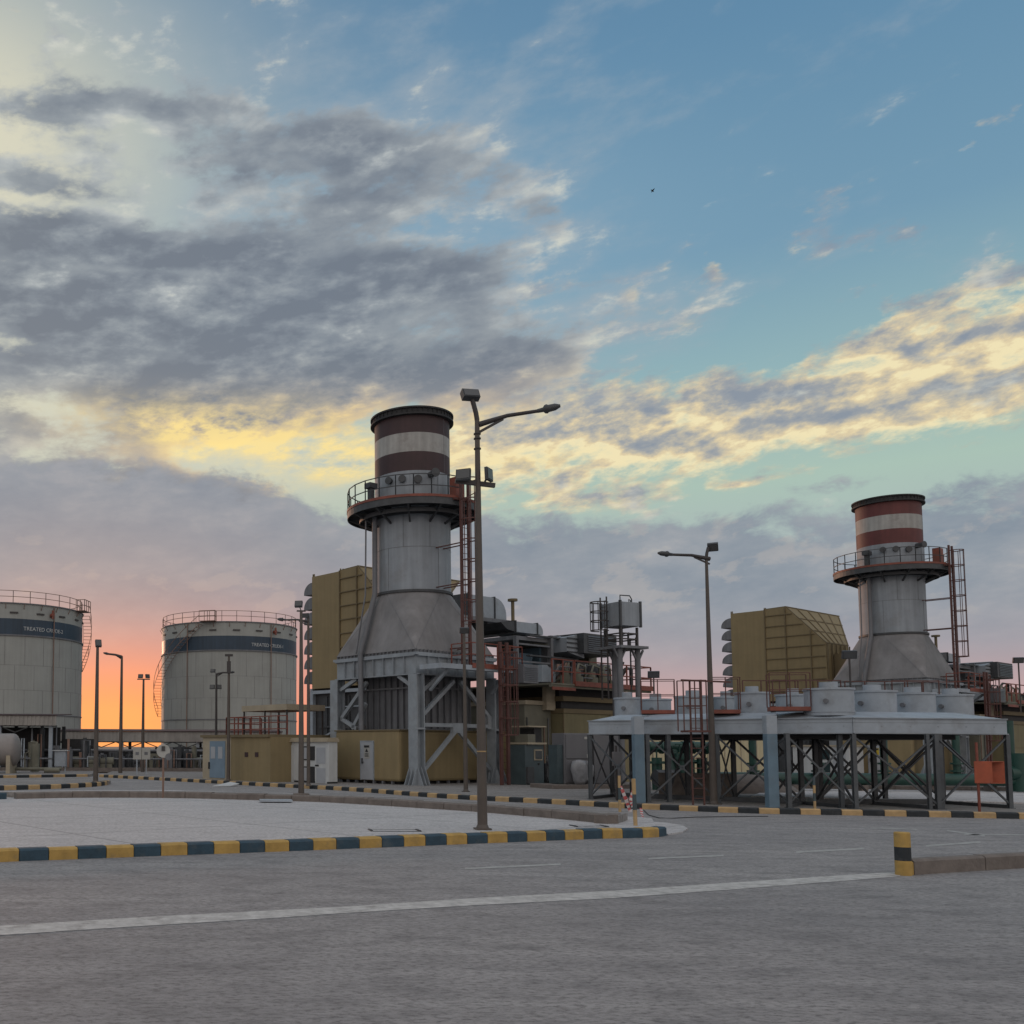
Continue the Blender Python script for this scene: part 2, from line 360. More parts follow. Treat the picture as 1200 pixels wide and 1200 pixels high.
class MB:
    """collects shapes into one mesh"""
    def __init__(s): s.v = []; s.f = []; s.mi = []; s.sm = []; s.m = 0
    def add(s, vs, fs, smooth=False):
        o = len(s.v); s.v += [tuple(p) for p in vs]
        for f in fs: s.f.append([o + i for i in f]); s.mi.append(s.m); s.sm.append(smooth)
        return s
    def box(s, x0, x1, y0, y1, z0, z1):
        return s.add([(x0, y0, z0), (x1, y0, z0), (x1, y1, z0), (x0, y1, z0), (x0, y0, z1), (x1, y0, z1), (x1, y1, z1), (x0, y1, z1)],
                     [(3, 2, 1, 0), (4, 5, 6, 7), (0, 1, 5, 4), (1, 2, 6, 5), (2, 3, 7, 6), (3, 0, 4, 7)])
    def frustum(s, c, r0, r1, z0, z1):
        (x, y) = c
        return s.add([(x - r0, y - r0, z0), (x + r0, y - r0, z0), (x + r0, y + r0, z0), (x - r0, y + r0, z0), (x - r1, y - r1, z1), (x + r1, y - r1, z1), (x + r1, y + r1, z1), (x - r1, y + r1, z1)],
                     [(3, 2, 1, 0), (4, 5, 6, 7), (0, 1, 5, 4), (1, 2, 6, 5), (2, 3, 7, 6), (3, 0, 4, 7)])
    def bar(s, p, q, w=.06, h=None, up=(0, 0, 1)):
        h = h or w; p = Vector(p); q = Vector(q); d = (q - p)
        if d.length < 1e-6: return s
        d.normalize(); u_ = Vector(up)
        if abs(d.dot(u_)) > .98: u_ = Vector((1, 0, 0))
        a = d.cross(u_).normalized(); b = a.cross(d).normalized()
        vs = [x + a * (i * w / 2) + b * (j * h / 2) for x in (p, q) for i, j in ((-1, -1), (1, -1), (1, 1), (-1, 1))]
        return s.add(vs, [(3, 2, 1, 0), (4, 5, 6, 7), (0, 1, 5, 4), (1, 2, 6, 5), (2, 3, 7, 6), (3, 0, 4, 7)])
    def tube(s, pts, r=.04, n=8, cap=True, radii=None):
        pts = [Vector(p) for p in pts]; rings = []; a = None
        for i, p in enumerate(pts):
            d = (pts[min(i + 1, len(pts) - 1)] - pts[max(i - 1, 0)]).normalized()
            if a is None:
                a = d.cross(Vector((0, 0, 1)))
                if a.length < .05: a = d.cross(Vector((1, 0, 0)))
            a = (a - d * a.dot(d)).normalized(); b = d.cross(a)
            rr = radii[i] if radii else r
            rings.append([p + (a * math.cos(2 * math.pi * k / n) + b * math.sin(2 * math.pi * k / n)) * rr for k in range(n)])
        vs = [x for g_ in rings for x in g_]; fs = []
        for i in range(len(pts) - 1):
            for k in range(n): fs.append((i * n + k, i * n + (k + 1) % n, (i + 1) * n + (k + 1) % n, (i + 1) * n + k))
        s.add(vs, fs, True)
        if cap: s.add(rings[0], [tuple(range(n))[::-1]]); s.add(rings[-1], [tuple(range(n))])
        return s
    def cyl(s, c, r, z0, z1, n=32, r1=None, cap=True, smooth=True):
        r1 = r if r1 is None else r1; x, y = c[0], c[1]
        vs = [(x + rr * math.cos(2 * math.pi * k / n), y + rr * math.sin(2 * math.pi * k / n), z) for rr, z in ((r, z0), (r1, z1)) for k in range(n)]
        s.add(vs, [(k, (k + 1) % n, n + (k + 1) % n, n + k) for k in range(n)], smooth)
        if cap: s.add(vs[:n], [tuple(range(n))[::-1]]); s.add(vs[n:], [tuple(range(n))])
        return s
    def ring(s, c, ri, ro, z0, z1, n=48, a0=0, a1=2 * math.pi):
        full = abs(a1 - a0 - 2 * math.pi) < 1e-6; m = n if full else n + 1; vs = []
        for k in range(m):
            a = a0 + (a1 - a0) * k / n; ca, sa = math.cos(a), math.sin(a)
            for rr, z in ((ri, z0), (ro, z0), (ro, z1), (ri, z1)): vs.append((c[0] + rr * ca, c[1] + rr * sa, z))
        for k in range(n):
            j = (k + 1) % m
            s.add([], []) 
            o = []
            for q in range(4): o.append((k * 4 + q, k * 4 + (q + 1) % 4, j * 4 + (q + 1) % 4, j * 4 + q))
            if k == 0: base = len(s.v); s.v += vs
            for f in o: s.f.append([base + i for i in f]); s.mi.append(s.m); s.sm.append(False)
        if not full:
            s.f.append([base + i for i in (0, 3, 2, 1)]); s.mi.append(s.m); s.sm.append(False)
            e = base + (m - 1) * 4; s.f.append([e, e + 1, e + 2, e + 3]); s.mi.append(s.m); s.sm.append(False)
        return s
    def prism(s, poly, lo, hi, axis='x'):
        """extrude a 2-D polygon; axis x: poly is (y,z); y: (x,z); z: (x,y)"""
        n = len(poly)
        def P(p, t):
            return (t, p[0], p[1]) if axis == 'x' else (p[0], t, p[1]) if axis == 'y' else (p[0], p[1], t)
        vs = [P(p, lo) for p in poly] + [P(p, hi) for p in poly]
        return s.add(vs, [tuple(range(n))[::-1], tuple(range(n, 2 * n))] + [(k, (k + 1) % n, n + (k + 1) % n, n + k) for k in range(n)])
    def build(s, name, mats, parent=None, bevel=0.0):
        me = bpy.data.meshes.new(name); me.from_pydata(s.v, [], s.f)
        mats = mats if isinstance(mats, (list, tuple)) else [mats]
        for m in mats: me.materials.append(M[m])
        me.polygons.foreach_set('material_index', s.mi); me.polygons.foreach_set('use_smooth', s.sm)
        bm = bmesh.new(); bm.from_mesh(me); bmesh.ops.recalc_face_normals(bm, faces=bm.faces); bm.to_mesh(me); bm.free()
        me.update()
        o = bpy.data.objects.new(name, me); COL.objects.link(o)
        if parent:
            o.parent = parent; of = OFF.get(parent.name)
            if of: o.location = (-of[0], -of[1], -of[2])
        if bevel:
            md = o.modifiers.new('bevel', 'BEVEL'); md.width = bevel; md.segments = 2; md.limit_method = 'ANGLE'
        return o
OFF = {}
def thing(name, label, cat, fr=None, off=(0, 0, 0), group=None):
    """Empty at the thing's base; parts are in the frame's coordinates minus off"""
    o = bpy.data.objects.new(name, None); COL.objects.link(o)
    fr = fr or WF
    o.location = fr.O + fr.U * off[0] + fr.V * off[1] + Vector((0, 0, off[2])); o.rotation_euler = (0, 0, fr.ang)
    o['label'] = label; o['category'] = cat
    if group: o['group'] = group
    if any(off): OFF[o.name] = off
    return o
def tag(o, label, cat, group=None):
    o['label'] = label; o['category'] = cat
    if group: o['group'] = group
    return o
def struct(o): o['kind'] = 'structure'; return o
def rail(mb, pts, h=1.05, mids=1, gap=1.2, r=.022, closed=False, toe=0.0):
    pts = [Vector(p) for p in pts]
    if closed: pts.append(pts[0])
    for a, b in zip(pts, pts[1:]):
        L = (b - a).length; n = max(1, round(L / gap))
        for k in range(n + 1):
            p = a.lerp(b, k / n); mb.bar(p, p + Vector((0, 0, h)), r * 2)
        for m in range(mids + 1):
            z = Vector((0, 0, h * (1 - m / (mids + 1)))); mb.bar(a + z, b + z, r * 1.9)
        if toe: mb.bar(a + Vector((0, 0, toe / 2)), b + Vector((0, 0, toe / 2)), .02, toe)
    return mb
def ladder(mb, x, y, z0, z1, ax, out, wd=.45, st=.05, cage=True, cz0=None, hoop=.9, top_ext=0):
    """ax: unit vector along rungs, out: unit vector away from the wall"""
    ax = Vector(ax).normalized(); out = Vector(out).normalized(); c = Vector((x, y, 0))
    for s_ in (-1, 1):
        p = c + ax * (s_ * wd / 2); mb.bar(p + Vector((0, 0, z0)), p + Vector((0, 0, z1 + top_ext)), st, st * 1.6)
    z = z0 + .2
    while z < z1: mb.bar(c - ax * wd / 2 + Vector((0, 0, z)), c + ax * wd / 2 + Vector((0, 0, z)), .022); z += .3
    if cage:
        def arc(t, z):  # t 0..1
            a = math.pi * t; return c + ax * (math.cos(a) * .36) + out * (math.sin(a) * .42 + .28) + Vector((0, 0, z))
        z = (z0 + 2.3) if cz0 is None else cz0; zs = []
        while z <= z1 + top_ext + .01:
            pts = [c + ax * .30 + Vector((0, 0, z))] + [arc(t / 8, z) for t in range(9)] + [c - ax * .30 + Vector((0, 0, z))]
            for p, q in zip(pts, pts[1:]): mb.bar(p, q, .03, .05)
            zs.append(z); z += hoop
        for t in (0, .25, .5, .75, 1): mb.bar(arc(t, zs[0]), arc(t, zs[-1]), .03)
    return mb
def hcol(mb, x, y, z0, z1, w=.5, t=.05, along='y'):
    """H section column"""
    h = w / 2
    if along == 'y':
        mb.box(x - h, x - h + t, y - h, y + h, z0, z1); mb.box(x + h - t, x + h, y - h, y + h, z0, z1); mb.box(x - h + t, x + h - t, y - t / 2, y + t / 2, z0, z1)
    else:
        mb.box(x - h, x + h, y - h, y - h + t, z0, z1); mb.box(x - h, x + h, y + h - t, y + h, z0, z1); mb.box(x - t / 2, x + t / 2, y - h + t, y + h - t, z0, z1)
    return mb
def ibeam(mb, p, q, w=.3, h=.6, t=.04):
    p = Vector(p); q = Vector(q); z = Vector((0, 0, h / 2 - t / 2))
    mb.bar(p + z, q + z, w, t); mb.bar(p - z, q - z, w, t); mb.bar(p, q, t, h - 2 * t)
    return mb

# ================================================================== GROUND
A = 35.5
g_ = MB(); g_.add([(-3000, -400, -.02), (3000, -400, -.02), (3000, 4000, -.02), (-3000, 4000, -.02)], [(0, 1, 2, 3)])
struct(g_.build('ground', 'desert'))
g_ = MB(); g_.add([(-90, -40, 0), (140, -40, 0), (140, 170, 0), (-90, 170, 0)], [(0, 1, 2, 3)])
struct(g_.build('road', 'asphalt'))
def slab(name, pts, m, z0, z1):
    b = MB(); b.prism([(p[0], p[1]) for p in pts], z0, z1, 'z'); return struct(b.build(name, m))
def resample(pts, step):
    pts = [Vector((p[0], p[1], 0)) for p in pts]; out_ = [pts[0]]; carry = 0.0
    for a, b in zip(pts, pts[1:]):
        L = (b - a).length; t = step - carry
        while t <= L: out_.append(a.lerp(b, t / L)); t += step
        carry = L - (t - step)
    return out_
def smooth_line(pts, n=6):
    P = [Vector((p[0], p[1], 0)) for p in pts]; P = [P[0] * 2 - P[1]] + P + [P[-1] * 2 - P[-2]]; o = []
    for i in range(1, len(P) - 2):
        for k in range(n):
            t = k / n; a, b, c, d = P[i - 1:i + 3]
            o.append(.5 * ((2 * b) + (c - a) * t + (2 * a - 5 * b + 4 * c - d) * t * t + (3 * b - a - 3 * c + d) * t ** 3))
    return o + [P[-2]]
def kerb(name, pts, mats, side, h=.17, wd=.2, blk=.5, z0=0.0, jit=.006, seed=1, start=0):
    """row of kerb stones along pts; side=+1: the stones lie to the left of the line"""
    rnd = random.Random(seed); pts = resample(pts, blk); b = MB()
    for i, (p, q) in enumerate(zip(pts, pts[1:])):
        d = (q - p).normalized(); n = Vector((-d.y, d.x, 0)) * side; j = rnd.uniform(-jit, jit); g2 = d * .006
        c = .03; b.m = (i + start) % len(mats)
        hh = h + rnd.uniform(-jit, jit)
        prof = [(0 + j, z0 - .01), (0 + j, z0 + hh - c), (c * 1.2 + j, z0 + hh), (wd + j, z0 + hh), (wd + j, z0 - .01)]
        vs = [e + n * u_ + Vector((0, 0, zz)) for e in (p + g2, q - g2) for u_, zz in prof]; m = len(prof)
        b.add(vs, [tuple(range(m)), tuple(range(m, 2 * m))[::-1]] + [(k, (k + 1) % m, m + (k + 1) % m, m + k) for k in range(m)])
    return struct(b.build(name, mats))
def gp(l, z=0.0): return [gnd(x, y, z) for x, y in l]
# the near island: painted kerb in front, bare kerb behind, pale slabs between
near = smooth_line([gnd(-330, 1024)] + gp([(-160, 1018), (0, 1010.3), (100, 1006.5), (200, 1002.5), (300, 999), (400, 995), (500, 991), (600, 987), (700, 983), (765, 981.5), (783, 979)]))
kerb('painted_kerb', near, ['paint_yellow', 'paint_blue'], 1, h=.19, wd=.24, blk=.465, seed=3)
tip = gp([(783, 979), (800, 976), (806, 972), (800, 968.5), (780, 965.5), (755, 963.5), (730, 962.5)])
behind = gp([(712, 961), (650, 954.5), (560, 947), (440, 939.5), (365, 935.5), (300, 934), (200, 931), (100, 931), (8, 932.5), (-120, 935), (-330, 940)])
poly = [p + Vector((0, 0, 0)) for p in near[::3]] + tip[1:] + behind
b = MB(); inner = []
off_near = []
for i, p in enumerate(near):
    d = (near[min(i + 1, len(near) - 1)] - near[max(i - 1, 0)]).normalized(); off_near.append(p + Vector((-d.y, d.x, 0)) * .235)
slab('paving', off_near[::3] + [off_near[-1]] + gp([(764, 966.5), (730, 964)], .0) + behind, 'paving', -.01, .16)
slab('pavement', [near[-1]] + tip[1:-1] + gp([(735, 968)]), 'paving', -.012, .03)
bk = gp([(712, 965.6), (650, 959.3), (560, 951.5), (500, 947.5), (440, 943.6), (400, 941.2), (365, 939.5), (330, 938.6), (260, 936.5), (200, 935.2), (100, 934.8), (8, 936.5)], .16)
bk = smooth_line(bk, 4)
kerb('kerb', bk, ['kerb_grey'], -1, h=.20, wd=.30, blk=.9, z0=.15, jit=.012, seed=5)
kerb('kerb', [bk[0], bk[0] + (gnd(728, 961, .16) - bk[0]) * .0 + Vector((.62, .72, 0))], ['kerb_grey'], 1, h=.19, wd=.3, blk=.9, z0=.15, seed=8)
e0 = bk[-1]; d0 = (bk[-1] - bk[-4]).normalized()
kerb('painted_kerb', [e0, e0 + d0 * .52, e0 + d0 * 1.04], ['paint_blue', 'paint_yellow_far'], -1, h=.21, wd=.3, blk=.5, z0=.15, seed=9)
# strip of slabs behind the bare kerb
offb = []
for i, p in enumerate(bk):
    d = (bk[min(i + 1, len(bk) - 1)] - bk[max(i - 1, 0)]).normalized(); offb.append((p + Vector((d.y, -d.x, 0)) * .28, p + Vector((d.y, -d.x, 0)) * 1.3))
slab('pavement', [x[0] for x in offb][::3] + [x[1] for x in offb][::-3], 'apron', .0, .325)
# far kerb with the plant's concrete apron behind it
far = gp([(116, 910.8), (180, 914.2), (240, 917.5), (300, 921), (400, 926.5), (520, 935.6), (645, 942.2), (690, 944.9), (750, 948.2), (850, 952.2), (920, 954.2), (1000, 955.6), (1100, 957.8), (1200, 959.8), (1330, 962.5), (1500, 966)])
far = smooth_line(far, 5)
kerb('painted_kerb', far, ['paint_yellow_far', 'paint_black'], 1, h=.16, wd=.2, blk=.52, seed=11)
offf = []
for i, p in enumerate(far):
    d = (far[min(i + 1, len(far) - 1)] - far[max(i - 1, 0)]).normalized(); offf.append(p + Vector((-d.y, d.x, 0)) * .195)
slab('apron', offf[::3] + [offf[-1], Vector((90, 40, 0)), Vector((110, 120, 0)), Vector((10, 130, 0)), Vector((-8, 68, 0))], 'apron', -.012, .13)
# islands at the far left
l1 = smooth_line(gp([(-200, 929), (-60, 927.5), (0, 926.3), (70, 924.2), (105, 922.3), (124, 920.3), (129, 918.6)]), 5)
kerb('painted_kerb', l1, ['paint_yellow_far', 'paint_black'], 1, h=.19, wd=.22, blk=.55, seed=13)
slab('pavement', [p + Vector((0, .2, 0)) for p in l1[::2]] + gp([(105, 914.5), (60, 915), (-200, 918)]), 'apron', 0, .15)
l2 = smooth_line(gp([(-200, 913.5), (0, 911.8), (60, 911), (107, 910.2)]), 4)
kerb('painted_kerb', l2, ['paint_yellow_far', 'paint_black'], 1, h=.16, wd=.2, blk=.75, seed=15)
slab('pavement', [p + Vector((0, .19, 0)) for p in l2[::2]] + gp([(112, 906), (100, 901), (-200, 902)]), 'apron', -.011, .14)
# right-hand median wall beside the bollard
rk = [gnd(1068, 1025.5), gnd(1130, 1021.5), gnd(1200, 1017.2), gnd(1330, 1009.5)]
kerb('painted_kerb', [rk[0] - (rk[1] - rk[0]).normalized() * .0, rk[0] + (rk[1] - rk[0]).normalized() * .06], ['paint_yellow'], 1, h=.2, wd=.18, blk=.055)
kerb('kerb', [rk[0] + (rk[1] - rk[0]).normalized() * .06] + rk[1:], ['kerb_grey'], 1, h=.215, wd=.18, blk=.8, seed=21, jit=.008)
# markings
def strip(name, up, lo, m, z, n=1):
    a = [gnd(x, y) for x, y in up]; c = [gnd(x, y) for x, y in lo]; b = MB()
    for i in range(len(a) - 1):
        b.add([Vector((p.x, p.y, z)) for p in (c[i], c[i + 1], a[i + 1], a[i])], [(0, 1, 2, 3)])
    return struct(b.build(name, m))
strip('concrete_channel', [(-300, 1101), (0, 1085.3), (160, 1075.5), (320, 1067.2), (400, 1063), (560, 1052.5), (720, 1044), (880, 1033), (1000, 1025), (1055, 1021.7)],
      [(-300, 1115), (0, 1096.3), (160, 1086), (320, 1076.3), (400, 1070.6), (560, 1061), (720, 1052.7), (880, 1041), (1000, 1031.6), (1055, 1027.2)], 'white_line', .004)
for nm_, (x0, y0, x1, y1, t) in enumerate([(933, 998.9, 1013, 994.6, 1.4), (1085, 991.6, 1149, 986.9, 1.3), (760, 1006.4, 848, 1002.8, 1.2), (545, 1018.3, 657, 1013, 1.3), (1110, 973.5, 1154, 979.6, 1.0),
                                          (1020, 970.5, 1075, 972, .7), (1130, 978, 1200, 978.5, .6)]):
    strip('road_marking', [(x0, y0 - t * .75), (x1, y1 - t * .75)], [(x0, y0 + t * .75), (x1, y1 + t * .75)], 'lane_paint', .004)

# ================================================================== GAS TURBINE UNITS
F1 = Frame(8.379, 44.116, A)
F2 = Frame(42.563, 59.833, A)
SC = (2.6, 2.65)                      # stack axis in the unit's frame
def polar(r, deg, z=0.0): return Vector((SC[0] + r * math.cos(R(deg)), SC[1] + r * math.sin(R(deg)), z))
TO_CAM = -125.5
def make_stack(fr, label, first):
    t = thing('exhaust_stack', label, 'chimney', fr, group='exhaust stacks of the gas turbine units')
    red = 'maroon' if first else 'red_band'
    # shell, in bands
    b = MB(); r = 1.83
    b.cyl(SC, r, 9.2, 13.2, 64, cap=False); b.cyl(SC, r, 13.2, 15.01, 64, cap=False)
    b.m = 1; b.cyl(SC, r, 15.01, 15.94, 64, cap=False); b.m = 2; b.cyl(SC, r, 15.94, 16.87, 64, cap=False); b.m = 1; b.cyl(SC, r, 16.87, 17.75, 64, cap=False)
    b.m = 3; b.cyl(SC, r - .04, 17.3, 18.1, 64, cap=False)
    b.build('flue', ['stack_steel', red, 'white_band', 'dark'], t)
    b = MB(); b.ring(SC, r - .05, r + .20, 17.72, 17.80, 64); b.ring(SC, r - .05, r + .12, 17.8, 18.02, 64); b.ring(SC, r - .05, r + .2, 18.02, 18.1, 64)
    for k in range(48): b.bar(polar(r + .15, k * 7.5, 17.8), polar(r + .15, k * 7.5, 18.02), .03)
    b.build('rim', 'dark', t)
    b = MB(); b.ring(SC, r, r + .09, 9.16, 9.28, 64); b.build('flange', 'dark_steel', t)
    b = MB(); b.ring(SC, r - .01, r + .008, 11.33, 11.35, 64)
    for dg, z0, z1 in ((-150, 11.35, 13.2), (-95, 9.3, 11.32), (-110, 11.35, 13.2), (-60, 11.35, 13.2), (-175, 9.3, 11.32), (-80, 15.05, 17.7)):
        p = polar(r + .003, dg); b.bar((p.x, p.y, z0), (p.x, p.y, z1), .014)
    b.build('weld_seam', 'casing_steel', t)
    # square-to-round hopper
    b = MB(); z0, z1 = 6.25, 9.18; n = 64; h = 2.66
    cn = [Vector((SC[0] + sx * h, SC[1] + sy * h, z0)) for sx, sy in ((1, 1), (-1, 1), (-1, -1), (1, -1))]
    cp = [polar(r, 360 * k / n, z1) for k in range(n)]
    vs = cn + cp; fs = []
    for q in range(4):
        for k in range(n // 4): i = q * n // 4 + k; fs.append((q, 4 + i, 4 + (i + 1) % n))
        i = ((q + 1) * n // 4) % n; fs.append((q, (q + 1) % 4, 4 + i))
    b.add(vs, fs); b.build('hopper', 'hopper_steel', t)
    b = MB(); 
    for q in range(4):
        i = (q * n // 4) % n; b.bar(cn[q], cp[i], .012); b.bar(cn[q], cp[((q + 1) * n // 4) % n], .012)
    b.build('weld_seam', 'casing_steel', t)
    # top girders, columns
    S_ = 5.3; b = MB()
    for p, q in (((0, 0), (0, S_)), ((0, 0), (S_, 0)), ((S_, 0), (S_, S_)), ((0, S_), (S_, S_))):
        P0 = Vector((p[0], p[1], 5.55)); P1 = Vector((q[0], q[1], 5.55)); ibeam(b, P0, P1, .34, .9, .05)
        for k in range(1, 8):
            c = P0.lerp(P1, k / 8); d = (P1 - P0).normalized(); nn = Vector((-d.y, d.x, 0))
            b.bar(c - Vector((0, 0, .4)), c + Vector((0, 0, .4)), .30 if abs(d.x) > .5 else .03, .03 if abs(d.x) > .5 else .30, up=(0, 1, 0)) if False else b.box(c.x - (.015 if abs(d.x) > .5 else .15), c.x + (.015 if abs(d.x) > .5 else .15), c.y - (.15 if abs(d.x) > .5 else .015), c.y + (.15 if abs(d.x) > .5 else .015), 5.15, 5.95)
    b.box(-.15, S_ + .15, -.15, .1, 6.0, 6.12); b.box(-.15, .1, .1, S_ + .15, 6.0, 6.12); b.box(S_ - .1, S_ + .15, .1, S_ + .15, 6.0, 6.12); b.box(.1, S_ - .1, S_ - .1, S_ + .15, 6.0, 6.12)
    b.build('girder', 'frame_steel', t)
    b = MB()
    for k in range(22):
        q = -.02 + k * .25; b.bar((q, -.05, 6.12), (q, -.05, 6.27), .05); b.bar((-.05, q, 6.12), (-.05, q, 6.27), .05)
    b.box(.0, S_, .0, .06, 6.12, 6.25); b.box(.0, .06, .06, S_, 6.12, 6.25); b.build('bolt_row', 'casing_steel', t)
    for x, y in ((0, 0), (0, S_), (S_, 0), (S_, S_)):
        b = MB(); hcol(b, x, y, .1, 5.1, .52, .06, 'y'); b.box(x - .27, x + .27, y - .27, y + .27, 2.62, 2.70)
        b.frustum((x, y), .62, .62, .0, .09)
        for sx, sy in ((1, 0), (-1, 0), (0, 1), (0, -1)):
            for o in (-.22, 0, .22):
                if sx: b.prism([(x + sx * .26, .09), (x + sx * .6, .09), (x + sx * .56, .2), (x + sx * .26, .95)], y + o - .015, y + o + .015, 'y')
                else: b.prism([(y + sy * .26, .09), (y + sy * .6, .09), (y + sy * .56, .2), (y + sy * .26, .95)], x + o - .015, x + o + .015, 'x')
        b.build('support_column', 'frame_steel', t)
    # braces on the two faces in view
    def brace(*ps):
        for p, q in ps:
            b = MB(); b.bar(p, q, .16, .17); b.build('brace', 'frame_steel', t)
    brace(((.25, 0, 2.84), (S_ - .25, 0, 2.84)), ((2.55, 0, 2.6), (.35, 0, .75)), ((2.75, 0, 2.6), (4.95, 0, .75)), ((2.45, 0, 4.9), (.25, 0, 3.2)),
          ((2.9, 0, 4.9), (5.0, 0, 3.2)), ((1.4, 0, 5.1), (.25, 0, 4.3)), ((0, .25, 4.6), (0, 1.1, 5.1)), ((0, S_ - .25, 4.6), (0, S_ - 1.4, 5.1)),
          ((0, S_ - .3, 3.2), (0, 3.2, 4.9)), ((0, S_ - .3, 3.2), (0, 3.9, 2.7)), ((0, 3.3, 3.9), (0, 4.2, 2.7)), ((S_, .3, 2.84), (S_, S_ - .3, 2.84)), ((.3, S_, 2.84), (S_ - .3, S_, 2.84)))
    b = MB(); b.box(2.3, 3.0, -.09, .09, 2.5, 2.95); b.box(4.75, 5.15, -.09, .09, 2.7, 3.3); b.build('gusset_plate', 'frame_steel', t)
    # ribbed exhaust casing between the columns
    b = MB(); b.box(.95, 4.5, .85, 4.2, 2.3, 5.95)
    for k in range(9):
        x = .95 + k * .44; b.box(x - .02, x + .02, .73, .86, 2.6, 5.2)
        y = .85 + k * .41; b.box(.83, .96, y - .02, y + .02, 2.6, 5.2)
    for z in (2.6, 4.55, 5.25): b.box(.83, 4.62, .72, .845, z, z + .08); b.box(.80, .945, .85, 4.3, z, z + .08)
    b.build('exhaust_casing', 'casing_steel', t)
    # drain pipe running down the shell and the hopper
    b = MB(); b.tube([(.52, 3.15, 12.95), (.5, 3.15, 9.2), (-.28, 3.35, 6.25), (-.28, 3.3, 2.6)], .13, 10)
    b.tube([(.36, 3.6, 12.95), (.3, 3.6, 9.2), (-.24, 3.7, 6.3)], .04, 6)
    b.build('drain_pipe', 'casing_steel', t)
    # ring platform
    b = MB(); ro = 3.15
    b.ring(SC, r + .02, ro, 13.30, 13.34, 64)
    b.build('platform_deck', 'dark_steel', t)
    b = MB(); b.ring(SC, ro, ro + .05, 13.08, 13.40, 64); b.ring(SC, ro - .6, ro - .54, 12.85, 13.04, 64); b.ring(SC, r + .02, r + .1, 12.9, 13.2, 64)
    for k in range(12):
        p0 = polar(r, k * 30 + 10, 12.55); p1 = polar(ro, k * 30 + 10, 13.2); b.bar(p0, p1, .08, .1); b.bar(polar(r, k * 30 + 10, 13.22), p1, .08, .14)
    b.build('platform_frame', 'dark_steel', t)
    b = MB(); b.ring(SC, ro - .01, ro + .075, 13.40, 13.52, 64); b.build('toe_plate', 'red_steel', t)
    b = MB(); pts = [polar(ro + .02, d, 13.42) for d in range(-60, 285, 15)]
    rail(b, pts, 1.05, 1, .9, .02); b.build('railing', 'dark_steel', t)
    # instrument ports and cabinets by the platform
    for d, z, rr, ln in ((-128, 14.55, .15, .12), (-108, 14.8, .16, .5), (-150, 14.6, .13, .15), (-170, 14.6, .13, .2)):
        b = MB(); p = polar(r - .02, d, z); q = polar(r + ln, d, z); b.tube([p, q], rr, 16); b.tube([polar(r + ln - .05, d, z), polar(r + ln + .02, d, z)], rr + .05, 16); b.build('sampling_port', 'dark_steel', t)
    b = MB(); b.ring(SC, r + .01, r + .03, 13.5, 14.85, 10, R(-160), R(-140)); b.build('access_panel', 'stack_steel', t); b = MB(); b.ring(SC, r + .01, r + .03, 13.5, 14.95, 10, R(-95), R(-75)); b.build('access_panel', 'stack_steel', t)
    b = MB(); p = polar(r + .75, -82); b.box(p.x - .3, p.x + .3, p.y - .2, p.y + .2, 13.7, 14.6)
    b.build('instrument_cabinet', 'red_steel', t)
    b = MB(); p = polar(r + .6, 170); b.box(p.x - .12, p.x + .12, p.y - .12, p.y + .12, 13.4, 14.3); b.box(p.x - .25, p.x + .25, p.y - .2, p.y + .2, 14.3, 14.55); b.build('analyser', 'dark_steel', t)
    # caged ladder to the ring platform
    b = MB(); ladder(b, 2.55, -.72, 5.5, 13.4, (1, 0, 0), (0, -1, 0), .5, .09, True, 7.6, .95, 1.2)
    for z in (6.4, 9.4, 11.3): b.bar((2.3, -.72, z), (2.3, .84 if z > 9 else .1, z), .05); b.bar((2.8, -.72, z), (2.8, .84 if z > 9 else .1, z), .05)
    b.box(2.0, 3.1, -.66, -.2, 13.3, 13.4); b.build('caged_ladder', 'ladder_red', t)
    # lower platform with its railing
    b = MB(); b.box(-.05, 5.5, -1.55, -.3, 5.42, 5.5); b.box(-.05, 5.5, -1.6, -1.552, 5.3, 5.52); b.box(-.1, -.052, -1.6, -.3, 5.3, 5.52); b.bar((.6, -.27, 4.4), (.6, -1.4, 5.35), .12); b.bar((4.8, -.27, 4.4), (4.8, -1.4, 5.35), .12)
    b.build('side_platform', 'pale_steel', t)
    b = MB(); rail(b, [(1.9, -.4, 5.5), (1.9, -1.57, 5.5), (5.45, -1.57, 5.5), (5.45, -.4, 5.5)], 1.05, 1, .8, .022); b.box(1.9, 5.45, -1.63, -1.605, 5.4, 5.62); b.build('railing', 'red_steel', t)
    # ladder from the ground
    b = MB(); ladder(b, 3.75, -1.85, .05, 5.5, (1, 0, 0), (0, -1, 0), .48, .1, True, 2.4, .75, 1.15)
    b.build('caged_ladder', 'ladder_red', t)
    return t
make_stack(F1, 'exhaust stack with dark maroon and white bands, behind the tallest lamp post', True)
make_stack(F2, 'exhaust stack with brighter red and white bands, behind the row of cooling fans', False)

